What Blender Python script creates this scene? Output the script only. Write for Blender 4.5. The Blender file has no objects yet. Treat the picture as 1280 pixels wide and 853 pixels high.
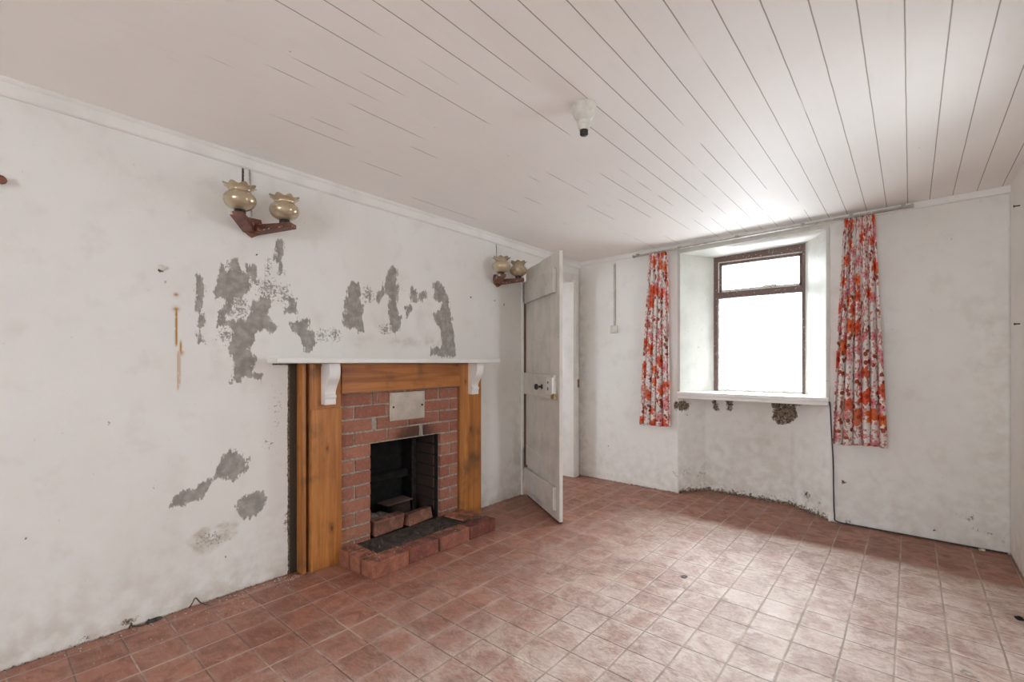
import bpy, bmesh, math, random
import numpy as np
from mathutils import Vector, Matrix, noise as mnoise

random.seed(7)
rng = np.random.default_rng(11)
scene = bpy.context.scene
COL = scene.collection
PI = math.pi

# ------------------------------------------------------------------ room
W, D = 3.15, 4.22            # room: left wall x=0, right wall x=W, window wall y=D
REAR = -2.5
def ceil_z(x, y):            # the boarded ceiling sags a little to one corner
    return 2.300 + 0.0127 * x - 0.0098 * y

# ------------------------------------------------------------------ mesh helpers
class MB:
    def __init__(self):
        self.v, self.f = [], []
    def add(self, verts, faces):
        b = len(self.v)
        self.v += [tuple(p) for p in verts]
        self.f += [tuple(b + i for i in q) for q in faces]
        return self
    def box(self, x0, x1, y0, y1, z0, z1):
        return self.add([(x0,y0,z0),(x1,y0,z0),(x1,y1,z0),(x0,y1,z0),(x0,y0,z1),(x1,y0,z1),(x1,y1,z1),(x0,y1,z1)],
                        [(0,3,2,1),(4,5,6,7),(0,1,5,4),(1,2,6,5),(2,3,7,6),(3,0,4,7)])
    def hexa(self, p):
        return self.add(p, [(0,3,2,1),(4,5,6,7),(0,1,5,4),(1,2,6,5),(2,3,7,6),(3,0,4,7)])
    def prism(self, poly, a0, a1, axis):
        """poly of 2-D points pushed from a0 to a1 along axis (0,1,2); the other two axes in order."""
        def P(q, a):
            r = list(q); r.insert(axis, a); return r
        n = len(poly)
        vs = [P(q, a0) for q in poly] + [P(q, a1) for q in poly]
        fs = [tuple(range(n))[::-1], tuple(range(n, 2*n))] + [(i, (i+1) % n, n + (i+1) % n, n + i) for i in range(n)]
        return self.add(vs, fs)
    def lathe(self, prof, seg=32, axis='z', c=(0,0,0), ruffle=None, caps=True):
        n = len(prof); vs = []
        for i, (r, h) in enumerate(prof):
            for k in range(seg):
                a = 2*PI*k/seg
                rr, hh = (r, h) if ruffle is None else ruffle(i, r, h, a)
                p = (rr*math.cos(a), rr*math.sin(a), hh)
                if axis == 'x': p = (hh, rr*math.cos(a), rr*math.sin(a))
                if axis == 'y': p = (rr*math.cos(a), hh, rr*math.sin(a))
                if axis == '-y': p = (rr*math.cos(a), -hh, rr*math.sin(a))
                vs.append((p[0]+c[0], p[1]+c[1], p[2]+c[2]))
        fs = [(i*seg+k, i*seg+(k+1)%seg, (i+1)*seg+(k+1)%seg, (i+1)*seg+k) for i in range(n-1) for k in range(seg)]
        if caps:
            fs.append(tuple(range(seg))[::-1]); fs.append(tuple((n-1)*seg+k for k in range(seg)))
        return self.add(vs, fs)
    def tube(self, pts, r, seg=8):
        pts = [Vector(p) for p in pts]; vs = []; n = len(pts)
        up = Vector((0.31, 0.17, 0.93))
        for i, p in enumerate(pts):
            t = (pts[min(i+1, n-1)] - pts[max(i-1, 0)]).normalized()
            a = t.cross(up).normalized(); b = t.cross(a)
            rr = r[i] if isinstance(r, (list, tuple)) else r
            vs += [p + rr*(math.cos(2*PI*k/seg)*a + math.sin(2*PI*k/seg)*b) for k in range(seg)]
        fs = [(i*seg+k, i*seg+(k+1)%seg, (i+1)*seg+(k+1)%seg, (i+1)*seg+k) for i in range(n-1) for k in range(seg)]
        fs += [tuple(range(seg))[::-1], tuple((n-1)*seg+k for k in range(seg))]
        return self.add(vs, fs)
    def build(self, name, mat, parent=None, bevel=0, seg=2, smooth=False, loc=None, kind=None):
        me = bpy.data.meshes.new(name)
        me.from_pydata(self.v, [], self.f)
        bm = bmesh.new(); bm.from_mesh(me)
        bmesh.ops.recalc_face_normals(bm, faces=bm.faces[:])
        bm.to_mesh(me); bm.free()
        if smooth:
            me.polygons.foreach_set('use_smooth', [True]*len(me.polygons))
        me.materials.append(mat)
        o = bpy.data.objects.new(name, me); COL.objects.link(o)
        if parent: o.parent = parent
        if loc: o.location = loc
        if bevel:
            m = o.modifiers.new('Bevel', 'BEVEL'); m.width = bevel; m.segments = seg; m.limit_method = 'ANGLE'; m.angle_limit = math.radians(40)
        if kind: o['kind'] = kind
        return o

def tag(o, label, cat, group=None, kind=None):
    o['label'] = label; o['category'] = cat
    if group: o['group'] = group
    if kind: o['kind'] = kind
    return o
def empty(name, loc=(0,0,0), rz=0, rot=None):
    o = bpy.data.objects.new(name, None); COL.objects.link(o)
    o.location = loc; o.rotation_euler = rot or (0, 0, rz); o.empty_display_size = .05
    return o
def catmull(pts, n=8):
    out = []; P = [Vector(p) for p in pts]
    for i in range(len(P)-1):
        p0, p1, p2, p3 = P[max(i-1,0)], P[i], P[i+1], P[min(i+2,len(P)-1)]
        for k in range(n):
            t = k/n
            out.append(0.5*((2*p1)+(-p0+p2)*t+(2*p0-5*p1+4*p2-p3)*t*t+(-p0+3*p1-3*p2+p3)*t**3))
    out.append(P[-1]); return [tuple(p) for p in out]

# ------------------------------------------------------------------ node helpers
class NT:
    def __init__(self, name):
        self.m = bpy.data.materials.new(name); self.m.use_nodes = True
        self.t = self.m.node_tree; self.t.nodes.clear()
        self.out = self.t.nodes.new('ShaderNodeOutputMaterial')
    def n(self, typ, **kw):
        nd = self.t.nodes.new('ShaderNode'+typ)
        for k, v in kw.items(): setattr(nd, k, v)
        return nd
    def set(self, sock, v):
        if isinstance(v, bpy.types.NodeSocket): self.t.links.new(v, sock)
        elif isinstance(v, (tuple, list)) and sock.type == 'RGBA' and len(v) == 3: sock.default_value = (*v, 1)
        else: sock.default_value = v
    def math(self, op, a, b=0.0, c=0.0, clamp=False):
        nd = self.n('Math', operation=op, use_clamp=clamp)
        for s, v in zip(nd.inputs, (a, b, c)): self.set(s, v)
        return nd.outputs[0]
    def mix(self, f, a, b, mode='MIX'):
        nd = self.n('Mix', data_type='RGBA', blend_type=mode)
        self.set(nd.inputs[0], f); self.set(nd.inputs[6], a); self.set(nd.inputs[7], b)
        return nd.outputs[2]
    def mr(self, v, a, b, c=0.0, d=1.0, smooth=True):
        nd = self.n('MapRange', interpolation_type='SMOOTHSTEP' if smooth else 'LINEAR')
        for i, x in enumerate((v, a, b, c, d)): self.set(nd.inputs[i], x)
        return nd.outputs[0]
    def noise(self, vec, scale, detail=4, rough=.55, dist=0.0, col=False):
        nd = self.n('TexNoise'); nd.inputs['Scale'].default_value = scale
        nd.inputs['Detail'].default_value = detail; nd.inputs['Roughness'].default_value = rough; nd.inputs['Distortion'].default_value = dist
        if vec is not None: self.set(nd.inputs['Vector'], vec)
        return nd.outputs['Color' if col else 'Fac']
    def coord(self, which='Object'): return self.n('TexCoord').outputs[which]
    def pos(self): return self.n('NewGeometry').outputs['Position']
    def scale(self, vec, s):
        nd = self.n('Mapping'); self.set(nd.inputs['Vector'], vec); nd.inputs['Scale'].default_value = s
        return nd.outputs[0]
    def sep(self, vec):
        nd = self.n('SeparateXYZ'); self.set(nd.inputs[0], vec); return nd.outputs
    def comb(self, x, y, z=0.0):
        nd = self.n('CombineXYZ')
        for s, v in zip(nd.inputs, (x, y, z)): self.set(s, v)
        return nd.outputs[0]
    def attr(self, name):
        nd = self.n('Attribute', attribute_name=name); return nd.outputs['Fac']
    def bump(self, h, strength=.3, dist=.01, prev=None):
        nd = self.n('Bump'); self.set(nd.inputs['Height'], h)
        nd.inputs['Strength'].default_value = strength; nd.inputs['Distance'].default_value = dist
        if prev is not None: self.set(nd.inputs['Normal'], prev)
        return nd.outputs[0]
    def bsdf(self, color, rough=.6, normal=None, **kw):
        nd = self.n('BsdfPrincipled')
        self.set(nd.inputs['Base Color'], color); self.set(nd.inputs['Roughness'], rough)
        if normal is not None: self.set(nd.inputs['Normal'], normal)
        for k, v in kw.items(): self.set(nd.inputs[k.replace('_', ' ')], v)
        self.t.links.new(nd.outputs[0], self.out.inputs[0])
        return nd

# ------------------------------------------------------------------ materials
PAINT = (.82, .80, .77)

def mat_plaster():
    t = NT('old_limewashed_plaster'); p = t.pos()
    big = t.noise(p, 1.3, 6); mid = t.noise(p, 7, 6); fine = t.noise(p, 70, 5); vf = t.noise(p, 260, 3)
    col = t.mix(t.mr(big, .3, .72), (.83, .82, .795), (.77, .75, .715))
    col = t.mix(t.math('MULTIPLY', t.mr(mid, .52, .75), .30), col, (.63, .60, .55))
    dust = t.mr(t.noise(p, 38, 3), .70, .76)
    col = t.mix(t.math('MULTIPLY', dust, .28), col, (.42, .38, .33))
    # soft damp / yellowing
    dirt = t.attr('dirt')
    dm = t.math('MULTIPLY', dirt, t.mr(t.noise(p, 14, 6), .3, .68))
    col = t.mix(dm, col, (.43, .36, .26))
    # rust runs
    rust = t.math('MULTIPLY', t.attr('rust'), t.mr(t.noise(p, 40, 3), .22, .45), clamp=True)
    col = t.mix(rust, col, (.48, .23, .06))
    # peeled paint: grey render shows
    e = t.math('ADD', t.math('MULTIPLY', t.math('SUBTRACT', t.noise(t.scale(p, (1, 1, .45)), 36, 7, .72), .5), .12), t.math('MULTIPLY', t.math('SUBTRACT', vf, .5), .020))
    peel = t.mr(t.math('ADD', t.math('SUBTRACT', t.attr('peel'), 1.0), e), .0, .004)
    spk = t.mr(t.math('ADD', t.noise(p, 62, 9, .78), t.math('MULTIPLY', t.attr('speck'), .30)), .70, .73)
    peel = t.math('MAXIMUM', peel, spk)
    cem = t.mix(t.mr(t.noise(p, 22, 6), .35, .7), (.285, .265, .24), (.42, .395, .36))
    cem = t.mix(t.math('MULTIPLY', t.mr(vf, .5, .75), .4), cem, (.5, .48, .45))
    col = t.mix(peel, col, cem)
    # mould
    mo = t.attr('mold')
    mm = t.mr(t.math('ADD', t.math('ADD', t.math('MULTIPLY', t.noise(p, 42, 7, .72), .75), t.math('MULTIPLY', vf, .25)), t.math('MULTIPLY', mo, .42)), .72, .82)
    mcol = t.mix(t.math('MULTIPLY', t.mr(t.noise(p, 75, 5, .7), .40, .60), t.mr(mo, 1.3, 1.9, 1.0, .05)), (.050, .040, .030), (.27, .20, .14))
    col = t.mix(mm, col, mcol)
    h = t.math('ADD', t.math('MULTIPLY', mid, .6), t.math('MULTIPLY', fine, .22))
    h = t.math('SUBTRACT', h, t.math('MULTIPLY', peel, .22))
    t.bsdf(col, t.mr(peel, 0, 1, .72, .95), t.bump(h, .22, .012), Specular_IOR_Level=.25)
    return t.m

def mat_paint(name, base=PAINT, wear=.35, chip=(.33, .28, .23), rough=.5, scale=1.0, chips=.70):
    t = NT(name); p = t.coord()
    a = t.noise(p, 5*scale, 6); b = t.noise(p, 45*scale, 6, .65)
    col = t.mix(t.math('MULTIPLY', t.mr(a, .42, .72), wear), base, tuple(c*.72 for c in base))
    col = t.mix(t.mr(b, chips, chips+.04), col, chip)
    t.bsdf(col, rough, t.bump(t.math('ADD', a, t.math('MULTIPLY', b, .3)), .2, .006))
    return t.m

def mat_ceiling():
    t = NT('painted_ceiling_boards'); p = t.pos(); s = t.sep(p)
    PITCH = .1125
    k = t.math('DIVIDE', t.math('SUBTRACT', s[0], 2.211), PITCH)
    wob = t.math('MULTIPLY', t.math('SUBTRACT', t.noise(t.scale(p, (1, 3, 1)), 2.0, 3), .5), .03)
    fr = t.math('FRACT', t.math('ADD', t.math('ADD', k, .5), wob))
    d = t.math('MULTIPLY', t.math('ABSOLUTE', t.math('SUBTRACT', fr, .5)), PITCH)
    cell = t.math('FLOOR', t.math('ADD', k, .5))
    # joints are filled with old paint in places, more so towards the fireplace wall
    vis = t.noise(t.comb(t.math('MULTIPLY', cell, 3.7), t.math('MULTIPLY', s[1], 1.1), 0.0), 1.0, 2)
    thr = t.mr(s[0], .3, 2.6, .64, .26, smooth=False)
    v = t.mr(t.math('SUBTRACT', vis, thr), 0, .06)
    line = t.math('MULTIPLY', t.mr(d, .0012, .0028, 1.0, 0.0), v)
    soft = t.mr(d, .0015, .009, 1.0, 0.0)
    big = t.noise(p, 1.1, 5); mid = t.noise(t.scale(p, (6, 1, 1)), 5, 6)
    col = t.mix(t.mr(big, .3, .7), (.90, .875, .855), (.87, .84, .815))
    col = t.mix(t.math('MULTIPLY', t.mr(mid, .55, .8), .10), col, (.62, .59, .54))
    vor = t.n('TexVoronoi'); vor.inputs['Scale'].default_value = 6.5; t.set(vor.inputs['Vector'], p)
    col = t.mix(t.math('MULTIPLY', t.mr(vor.outputs['Distance'], .012, .03, 1.0, 0.0), .6), col, (.22, .17, .12))
    col = t.mix(t.math('MULTIPLY', line, .8), col, (.24, .20, .15))
    h = t.math('ADD', t.math('MULTIPLY', mid, .25), t.math('MULTIPLY', t.math('ADD', t.math('MULTIPLY', soft, .35), line), -1.0))
    t.bsdf(col, .6, t.bump(h, .12, .004), Specular_IOR_Level=.3)
    return t.m

def mat_floor():
    t = NT('worn_quarry_tiles'); p = t.pos(); s = t.sep(p)
    PX, PY, X0, Y0 = .1705, .1695, .070, .0945
    warp = t.noise(p, 3, 3, col=True); ws = t.sep(warp)
    kx = t.math('ADD', t.math('DIVIDE', t.math('SUBTRACT', s[0], X0), PX), t.math('MULTIPLY', t.math('SUBTRACT', ws[0], .5), .05))
    ky = t.math('ADD', t.math('DIVIDE', t.math('SUBTRACT', s[1], Y0), PY), t.math('MULTIPLY', t.math('SUBTRACT', ws[1], .5), .05))
    def edge(k):
        f = t.math('FRACT', k)
        return t.math('MULTIPLY', t.math('MINIMUM', f, t.math('SUBTRACT', 1.0, f)), .17)
    ex, ey = edge(kx), edge(ky)
    ex = t.math('ADD', ex, t.math('MULTIPLY', t.math('SUBTRACT', t.noise(p, 60, 3), .5), .003))
    ey = t.math('ADD', ey, t.math('MULTIPLY', t.math('SUBTRACT', t.noise(p, 66, 3), .5), .003))
    # joints across the room (constant y) are tighter than those along it
    gx = t.mr(ex, .0022, .0044, 1.0, 0.0); gy = t.mr(ey, .0013, .0034, 1.0, 0.0)
    grout = t.math('MAXIMUM', gx, gy)
    bevel = t.mr(t.math('MINIMUM', ex, ey), .001, .008)
    wn = t.n('TexWhiteNoise', noise_dimensions='2D')
    t.set(wn.inputs['Vector'], t.comb(t.math('FLOOR', kx), t.math('FLOOR', ky)))
    cid = wn.outputs['Value']; cc = t.sep(wn.outputs['Color'])
    off = t.n('VectorMath', operation='ADD'); t.set(off.inputs[0], p)
    sc = t.n('VectorMath', operation='SCALE'); t.set(sc.inputs[0], wn.outputs['Color']); sc.inputs['Scale'].default_value = 7.0
    t.set(off.inputs[1], sc.outputs[0]); q = off.outputs[0]
    mot = t.noise(q, 9, 6, .6, 1.2); scr = t.noise(t.scale(q, (1, 5, 1)), 12, 6, .65, 1.5)
    fine = t.noise(p, 110, 4)
    tile = t.mix(cid, (.255, .088, .050), (.35, .138, .082))
    tile = t.mix(t.math('MULTIPLY', t.mr(mot, .38, .66), .70), tile, (.165, .054, .034))
    tile = t.mix(t.math('MULTIPLY', t.mr(scr, .52, .68), .40), tile, (.46, .25, .185))
    # pale dust trodden over the middle of the room; the dark strip by the window wall is damp plus painted-in shade
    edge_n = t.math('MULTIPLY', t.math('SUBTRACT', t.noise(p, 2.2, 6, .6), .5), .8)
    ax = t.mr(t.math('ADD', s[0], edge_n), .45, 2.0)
    ay_shade = t.mr(t.math('ADD', s[1], t.math('MULTIPLY', edge_n, .22)), 3.55, 3.68, 1.0, 0.0)
    dusty = t.math('MULTIPLY', ax, ay_shade)  # dust mask, cut off along the painted-in shade edge
    patch = t.mr(t.math('ADD', t.noise(p, 4.5, 8, .70, 1.2), t.math('MULTIPLY', t.math('SUBTRACT', cc[1], .5), .07)), .40, .60)
    scuff = t.mr(t.noise(t.scale(p, (1.0, 2.2, 1)), 13, 8, .75, 2.6), .42, .58)
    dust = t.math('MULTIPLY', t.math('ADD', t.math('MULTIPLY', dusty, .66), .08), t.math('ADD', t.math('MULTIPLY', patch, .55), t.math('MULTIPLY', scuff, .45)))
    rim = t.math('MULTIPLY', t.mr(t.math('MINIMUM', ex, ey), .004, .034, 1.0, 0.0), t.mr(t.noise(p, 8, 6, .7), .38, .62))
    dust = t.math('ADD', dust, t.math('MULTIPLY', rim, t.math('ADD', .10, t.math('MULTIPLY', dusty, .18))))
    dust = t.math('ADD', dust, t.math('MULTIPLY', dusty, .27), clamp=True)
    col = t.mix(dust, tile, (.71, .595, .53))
    gdark = t.noise(p, 3.1, 4)
    gcol = t.mix(t.mr(gdark, .36, .50), (.50, .385, .305), (.11, .072, .052))
    gcol = t.mix(t.math('MULTIPLY', gx, t.mr(t.noise(p, 2.3, 4), .35, .6, .9, .45)), gcol, (.50, .385, .305))
    col = t.mix(t.math('MULTIPLY', grout, .85), col, gcol)
    # stains and crumbs of soot
    st = t.mr(t.noise(p, 3.3, 8, .75, .6), .66, .74)
    col = t.mix(t.math('MULTIPLY', st, .45), col, (.13, .075, .05))
    dots = t.n('TexVoronoi'); dots.inputs['Scale'].default_value = 9; t.set(dots.inputs['Vector'], p)
    col = t.mix(t.math('MULTIPLY', t.mr(dots.outputs['Distance'], .022, .04, 1.0, 0.0), .7), col, (.10, .07, .05))
    h = t.math('ADD', t.math('MULTIPLY', bevel, 1.0), t.math('ADD', t.math('MULTIPLY', mot, .35), t.math('MULTIPLY', fine, .12)))
    h = t.math('ADD', h, t.math('MULTIPLY', cc[2], .5))
    rough = t.math('ADD', t.mr(mot, .3, .7, .36, .54), t.math('MULTIPLY', dust, .16))
    t.bsdf(col, rough, t.bump(h, .4, .004), Specular_IOR_Level=.5)
    return t.m

def mat_wood(name, light, dark, axis=2, rough=.42, knots=True, scale=1.0):
    t = NT(name); p = t.coord()
    sc = [26*scale]*3; sc[axis] = 1.3*scale
    g = t.noise(t.scale(p, tuple(sc)), 1.0, 6, .6, .6)
    sc2 = [7*scale]*3; sc2[axis] = .8*scale
    w = t.noise(t.scale(p, tuple(sc2)), 1.0, 4, .55, .8)
    col = t.mix(t.mr(g, .32, .70), light, dark)
    col = t.mix(t.math('MULTIPLY', t.mr(w, .45, .70), .55), col, tuple(c*.55 for c in dark))
    if knots:
        v = t.n('TexVoronoi'); ks = [9.0]*3; ks[axis] = 4.5
        t.set(v.inputs['Vector'], t.scale(p, tuple(ks))); v.inputs['Scale'].default_value = 1.0
        kd = t.math('ADD', v.outputs['Distance'], t.math('MULTIPLY', t.math('SUBTRACT', g, .5), .12))
        col = t.mix(t.mr(kd, .05, .10, .9, 0.0), col, (.055, .022, .010))
        col = t.mix(t.mr(kd, .09, .24, .4, 0.0), col, tuple(c*.6 for c in dark))
    grime = t.noise(p, 5, 6)
    col = t.mix(t.math('MULTIPLY', t.mr(grime, .50, .72), .62), col, (.055, .035, .022))
    t.bsdf(col, rough, t.bump(g, .12, .002))
    return t.m

def mat_brick(name='red_brick', soot=0.0, bright=1.22, dust=.42, spread=False):
    t = NT(name); p = t.coord(); rnd = t.n('NewGeometry').outputs['Random Per Island']
    oi = t.n('ObjectInfo').outputs['Random']; r = t.math('FRACT', t.math('ADD', rnd, oi))
    a = t.noise(p, 26, 6, .65); b = t.noise(p, 140, 4, .6)
    c1 = tuple(c*bright for c in (.245, .090, .058)); c2 = tuple(c*bright for c in (.33, .142, .090))
    if spread: c1, c2 = (.19, .052, .040), (.47, .185, .100)
    col = t.mix(r, c1, c2)
    col = t.mix(t.math('MULTIPLY', t.mr(a, .35, .7), .25 if spread else .5), col, tuple(c*bright for c in (.19, .075, .058)))
    col = t.mix(t.math('MULTIPLY', t.mr(t.noise(p, 60, 7, .7), .50, .72), dust), col, (.47, .35, .27))
    col = t.mix(t.mr(b, .67, .72, 0, .8), col, (.06, .035, .028))
    # soot smoked onto the bricks round the mouth of the fire
    s = t.sep(t.pos())
    dy = t.math('DIVIDE', t.math('SUBTRACT', s[1], 2.02), .22); dz = t.math('DIVIDE', t.math('SUBTRACT', s[2], .69), .13)
    rr = t.math('ADD', t.math('SQRT', t.math('ADD', t.math('MULTIPLY', dy, dy), t.math('MULTIPLY', dz, dz))), t.math('MULTIPLY', t.math('SUBTRACT', a, .5), .9))
    sm = t.math('MULTIPLY', t.mr(rr, .35, 1.15, 1.0, 0.0), .80)
    sm = t.math('MAXIMUM', sm, t.mr(s[0], -.02, .03, .93, 0.0))
    if soot:
        up = t.mr(t.sep(t.n('NewGeometry').outputs['Normal'])[2], .5, .9, .75, 1.55)
        sm = t.math('MAXIMUM', sm, t.math('MULTIPLY', t.math('MULTIPLY', t.mr(t.noise(p, 14, 7, .7), .40, .62), soot), up), clamp=True)
    col = t.mix(sm, col, (.022, .017, .015))
    t.bsdf(col, .85, t.bump(t.math('ADD', a, t.math('MULTIPLY', b, .5)), .5, .004), Specular_IOR_Level=.3)
    return t.m

def mat_simple(name, c, rough=.6, var=.25, scale=30, metallic=0.0, bump=.15, **kw):
    t = NT(name); p = t.coord(); a = t.noise(p, scale, 6, .6)
    col = t.mix(t.mr(a, .3, .7), tuple(x*(1-var) for x in c), tuple(min(1, x*(1+var)) for x in c))
    t.bsdf(col, rough, t.bump(a, bump, .003), Metallic=metallic, **kw)
    return t.m

def mat_curtain():
    t = NT('floral_cotton'); uv = t.coord('UV')
    s0 = t.noise(uv, 130, 3)
    def flowers(scale, seed, size, petals, depth, jit=.9):
        mp = t.n('Mapping'); t.set(mp.inputs['Vector'], uv); mp.inputs['Scale'].default_value = (scale, scale, 1); mp.inputs['Location'].default_value = (seed, seed*1.7, 0)
        v = t.n('TexVoronoi', voronoi_dimensions='2D'); t.set(v.inputs['Vector'], mp.outputs[0]); v.inputs['Scale'].default_value = 1.0; v.inputs['Randomness'].default_value = jit
        dv = t.n('VectorMath', operation='SUBTRACT'); t.set(dv.inputs[0], mp.outputs[0]); t.set(dv.inputs[1], v.outputs['Position'])
        q = t.sep(dv.outputs[0]); cs = t.sep(v.outputs['Color'])
        ang = t.math('ADD', t.math('ARCTAN2', q[1], q[0]), t.math('MULTIPLY', cs[0], 6.28))
        rad = t.math('SQRT', t.math('ADD', t.math('MULTIPLY', q[0], q[0]), t.math('MULTIPLY', q[1], q[1])))
        pet = t.math('ABSOLUTE', t.math('COSINE', t.math('MULTIPLY', ang, petals/2)))
        R = t.math('MULTIPLY', t.math('ADD', 1-depth, t.math('MULTIPLY', pet, depth)), t.math('MULTIPLY', size, t.math('ADD', .72, t.math('MULTIPLY', cs[1], .5))))
        m = t.mr(t.math('DIVIDE', rad, R), .9, 1.0, 1.0, 0.0)
        core = t.mr(t.math('DIVIDE', rad, R), .22, .30, 1.0, 0.0)
        return m, core, cs[2]
    base = (.87, .84, .81)
    # stems and sprigs
    w1 = t.n('TexWave', wave_type='BANDS'); t.set(w1.inputs['Vector'], uv); w1.inputs['Scale'].default_value = 4.2; w1.inputs['Distortion'].default_value = 9; w1.inputs['Detail'].default_value = 2; w1.inputs['Detail Scale'].default_value = 1.6
    stem = t.math('MULTIPLY', t.mr(w1.outputs['Fac'], .93, .97), t.mr(t.noise(uv, 7, 3), .46, .54))
    col = t.mix(stem, base, (.38, .12, .07))
    sm, _, sr = flowers(30, 3.3, .42, 4, .75)
    spr = t.math('MULTIPLY', sm, t.mr(t.noise(uv, 9, 3), .42, .48))
    col = t.mix(spr, col, t.mix(t.mr(sr, .45, .55), (.74, .30, .31), (.66, .22, .16)))
    lm, _, lr = flowers(15, 8.1, .46, 2, .88)
    col = t.mix(t.math('MULTIPLY', lm, t.mr(lr, .60, .66)), col, (.36, .085, .05))
    pm, pc, pr = flowers(11.5, 5.7, .45, 7, .50)
    pk = t.math('MULTIPLY', pm, t.mr(pr, .46, .52))
    col = t.mix(pk, col, (.76, .30, .32)); col = t.mix(t.math('MULTIPLY', pk, pc), col, (.55, .10, .12))
    om, oc, orr = flowers(7.6, 1.3, .46, 6, .48)
    ok = t.math('MULTIPLY', om, t.mr(orr, .40, .46))
    oc_ = t.mix(t.mr(orr, .5, .8), (.80, .20, .065), (.74, .14, .07))
    col = t.mix(ok, col, oc_); col = t.mix(t.math('MULTIPLY', ok, oc), col, (.50, .06, .035))
    dirt = t.noise(t.coord(), 6, 5); col = t.mix(t.math('MULTIPLY', t.mr(dirt, .5, .75), .25), col, (.42, .32, .25))
    nb = t.bump(s0, .15, .001)
    nd = t.n('BsdfDiffuse'); t.set(nd.inputs['Color'], col); t.set(nd.inputs['Normal'], nb)
    tr = t.n('BsdfTranslucent'); t.set(tr.inputs['Color'], col)
    mx = t.n('MixShader'); mx.inputs[0].default_value = .22
    t.t.links.new(nd.outputs[0], mx.inputs[1]); t.t.links.new(tr.outputs[0], mx.inputs[2]); t.t.links.new(mx.outputs[0], t.out.inputs[0])
    return t.m

def mat_pane(name, grime):
    t = NT(name); p = t.coord()
    fr = t.n('Fresnel'); t.set(fr.inputs['IOR'], t.mr(t.n('NewGeometry').outputs['Backfacing'], 0, 1, 1.45, 1/1.45, smooth=False))
    tb = t.n('BsdfTransparent'); tb.inputs[0].default_value = (.96, .97, .97, 1)
    gl = t.n('BsdfGlossy'); gl.inputs['Roughness'].default_value = .03
    m1 = t.n('MixShader'); t.set(m1.inputs[0], fr.outputs[0]); t.t.links.new(tb.outputs[0], m1.inputs[1]); t.t.links.new(gl.outputs[0], m1.inputs[2])
    df = t.n('BsdfDiffuse'); df.inputs[0].default_value = (.62, .60, .57, 1)
    tl = t.n('BsdfTranslucent'); tl.inputs[0].default_value = (.85, .85, .85, 1)
    ad = t.n('MixShader'); ad.inputs[0].default_value = .6; t.t.links.new(df.outputs[0], ad.inputs[1]); t.t.links.new(tl.outputs[0], ad.inputs[2])
    g = t.mr(t.noise(p, 11, 7, .7), .50, .72, 0.0, grime)
    m2 = t.n('MixShader'); t.set(m2.inputs[0], g); t.t.links.new(m1.outputs[0], m2.inputs[1]); t.t.links.new(ad.outputs[0], m2.inputs[2])
    t.t.links.new(m2.outputs[0], t.out.inputs[0])
    return t.m

def mat_shade():
    t = NT('amber_lustre_glass'); p = t.coord()
    a = t.noise(p, 30, 3)
    col = t.mix(a, (.50, .39, .25), (.66, .545, .39))
    t.bsdf(col, .16, t.bump(a, .05, .003), Metallic=.4, Transmission_Weight=.25, IOR=1.5, Coat_Weight=.6, Coat_Roughness=.05)
    return t.m

def mat_splashed():
    t = NT('teak_with_paint_splashes'); p = t.coord()
    g = t.noise(t.scale(p, (4, 40, 40)), 1.0, 5)
    col = t.mix(t.mr(g, .3, .7), (.10, .032, .018), (.22, .075, .042))
    nz = t.sep(t.n('NewGeometry').outputs['Normal'])[2]
    sp = t.mr(t.math('ADD', t.noise(p, 22, 5, .6), t.math('MULTIPLY', nz, .16)), .58, .62)
    col = t.mix(t.math('MULTIPLY', sp, .85), col, (.60, .53, .48))
    t.bsdf(col, .5, t.bump(g, .1, .002)); return t.m

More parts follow.
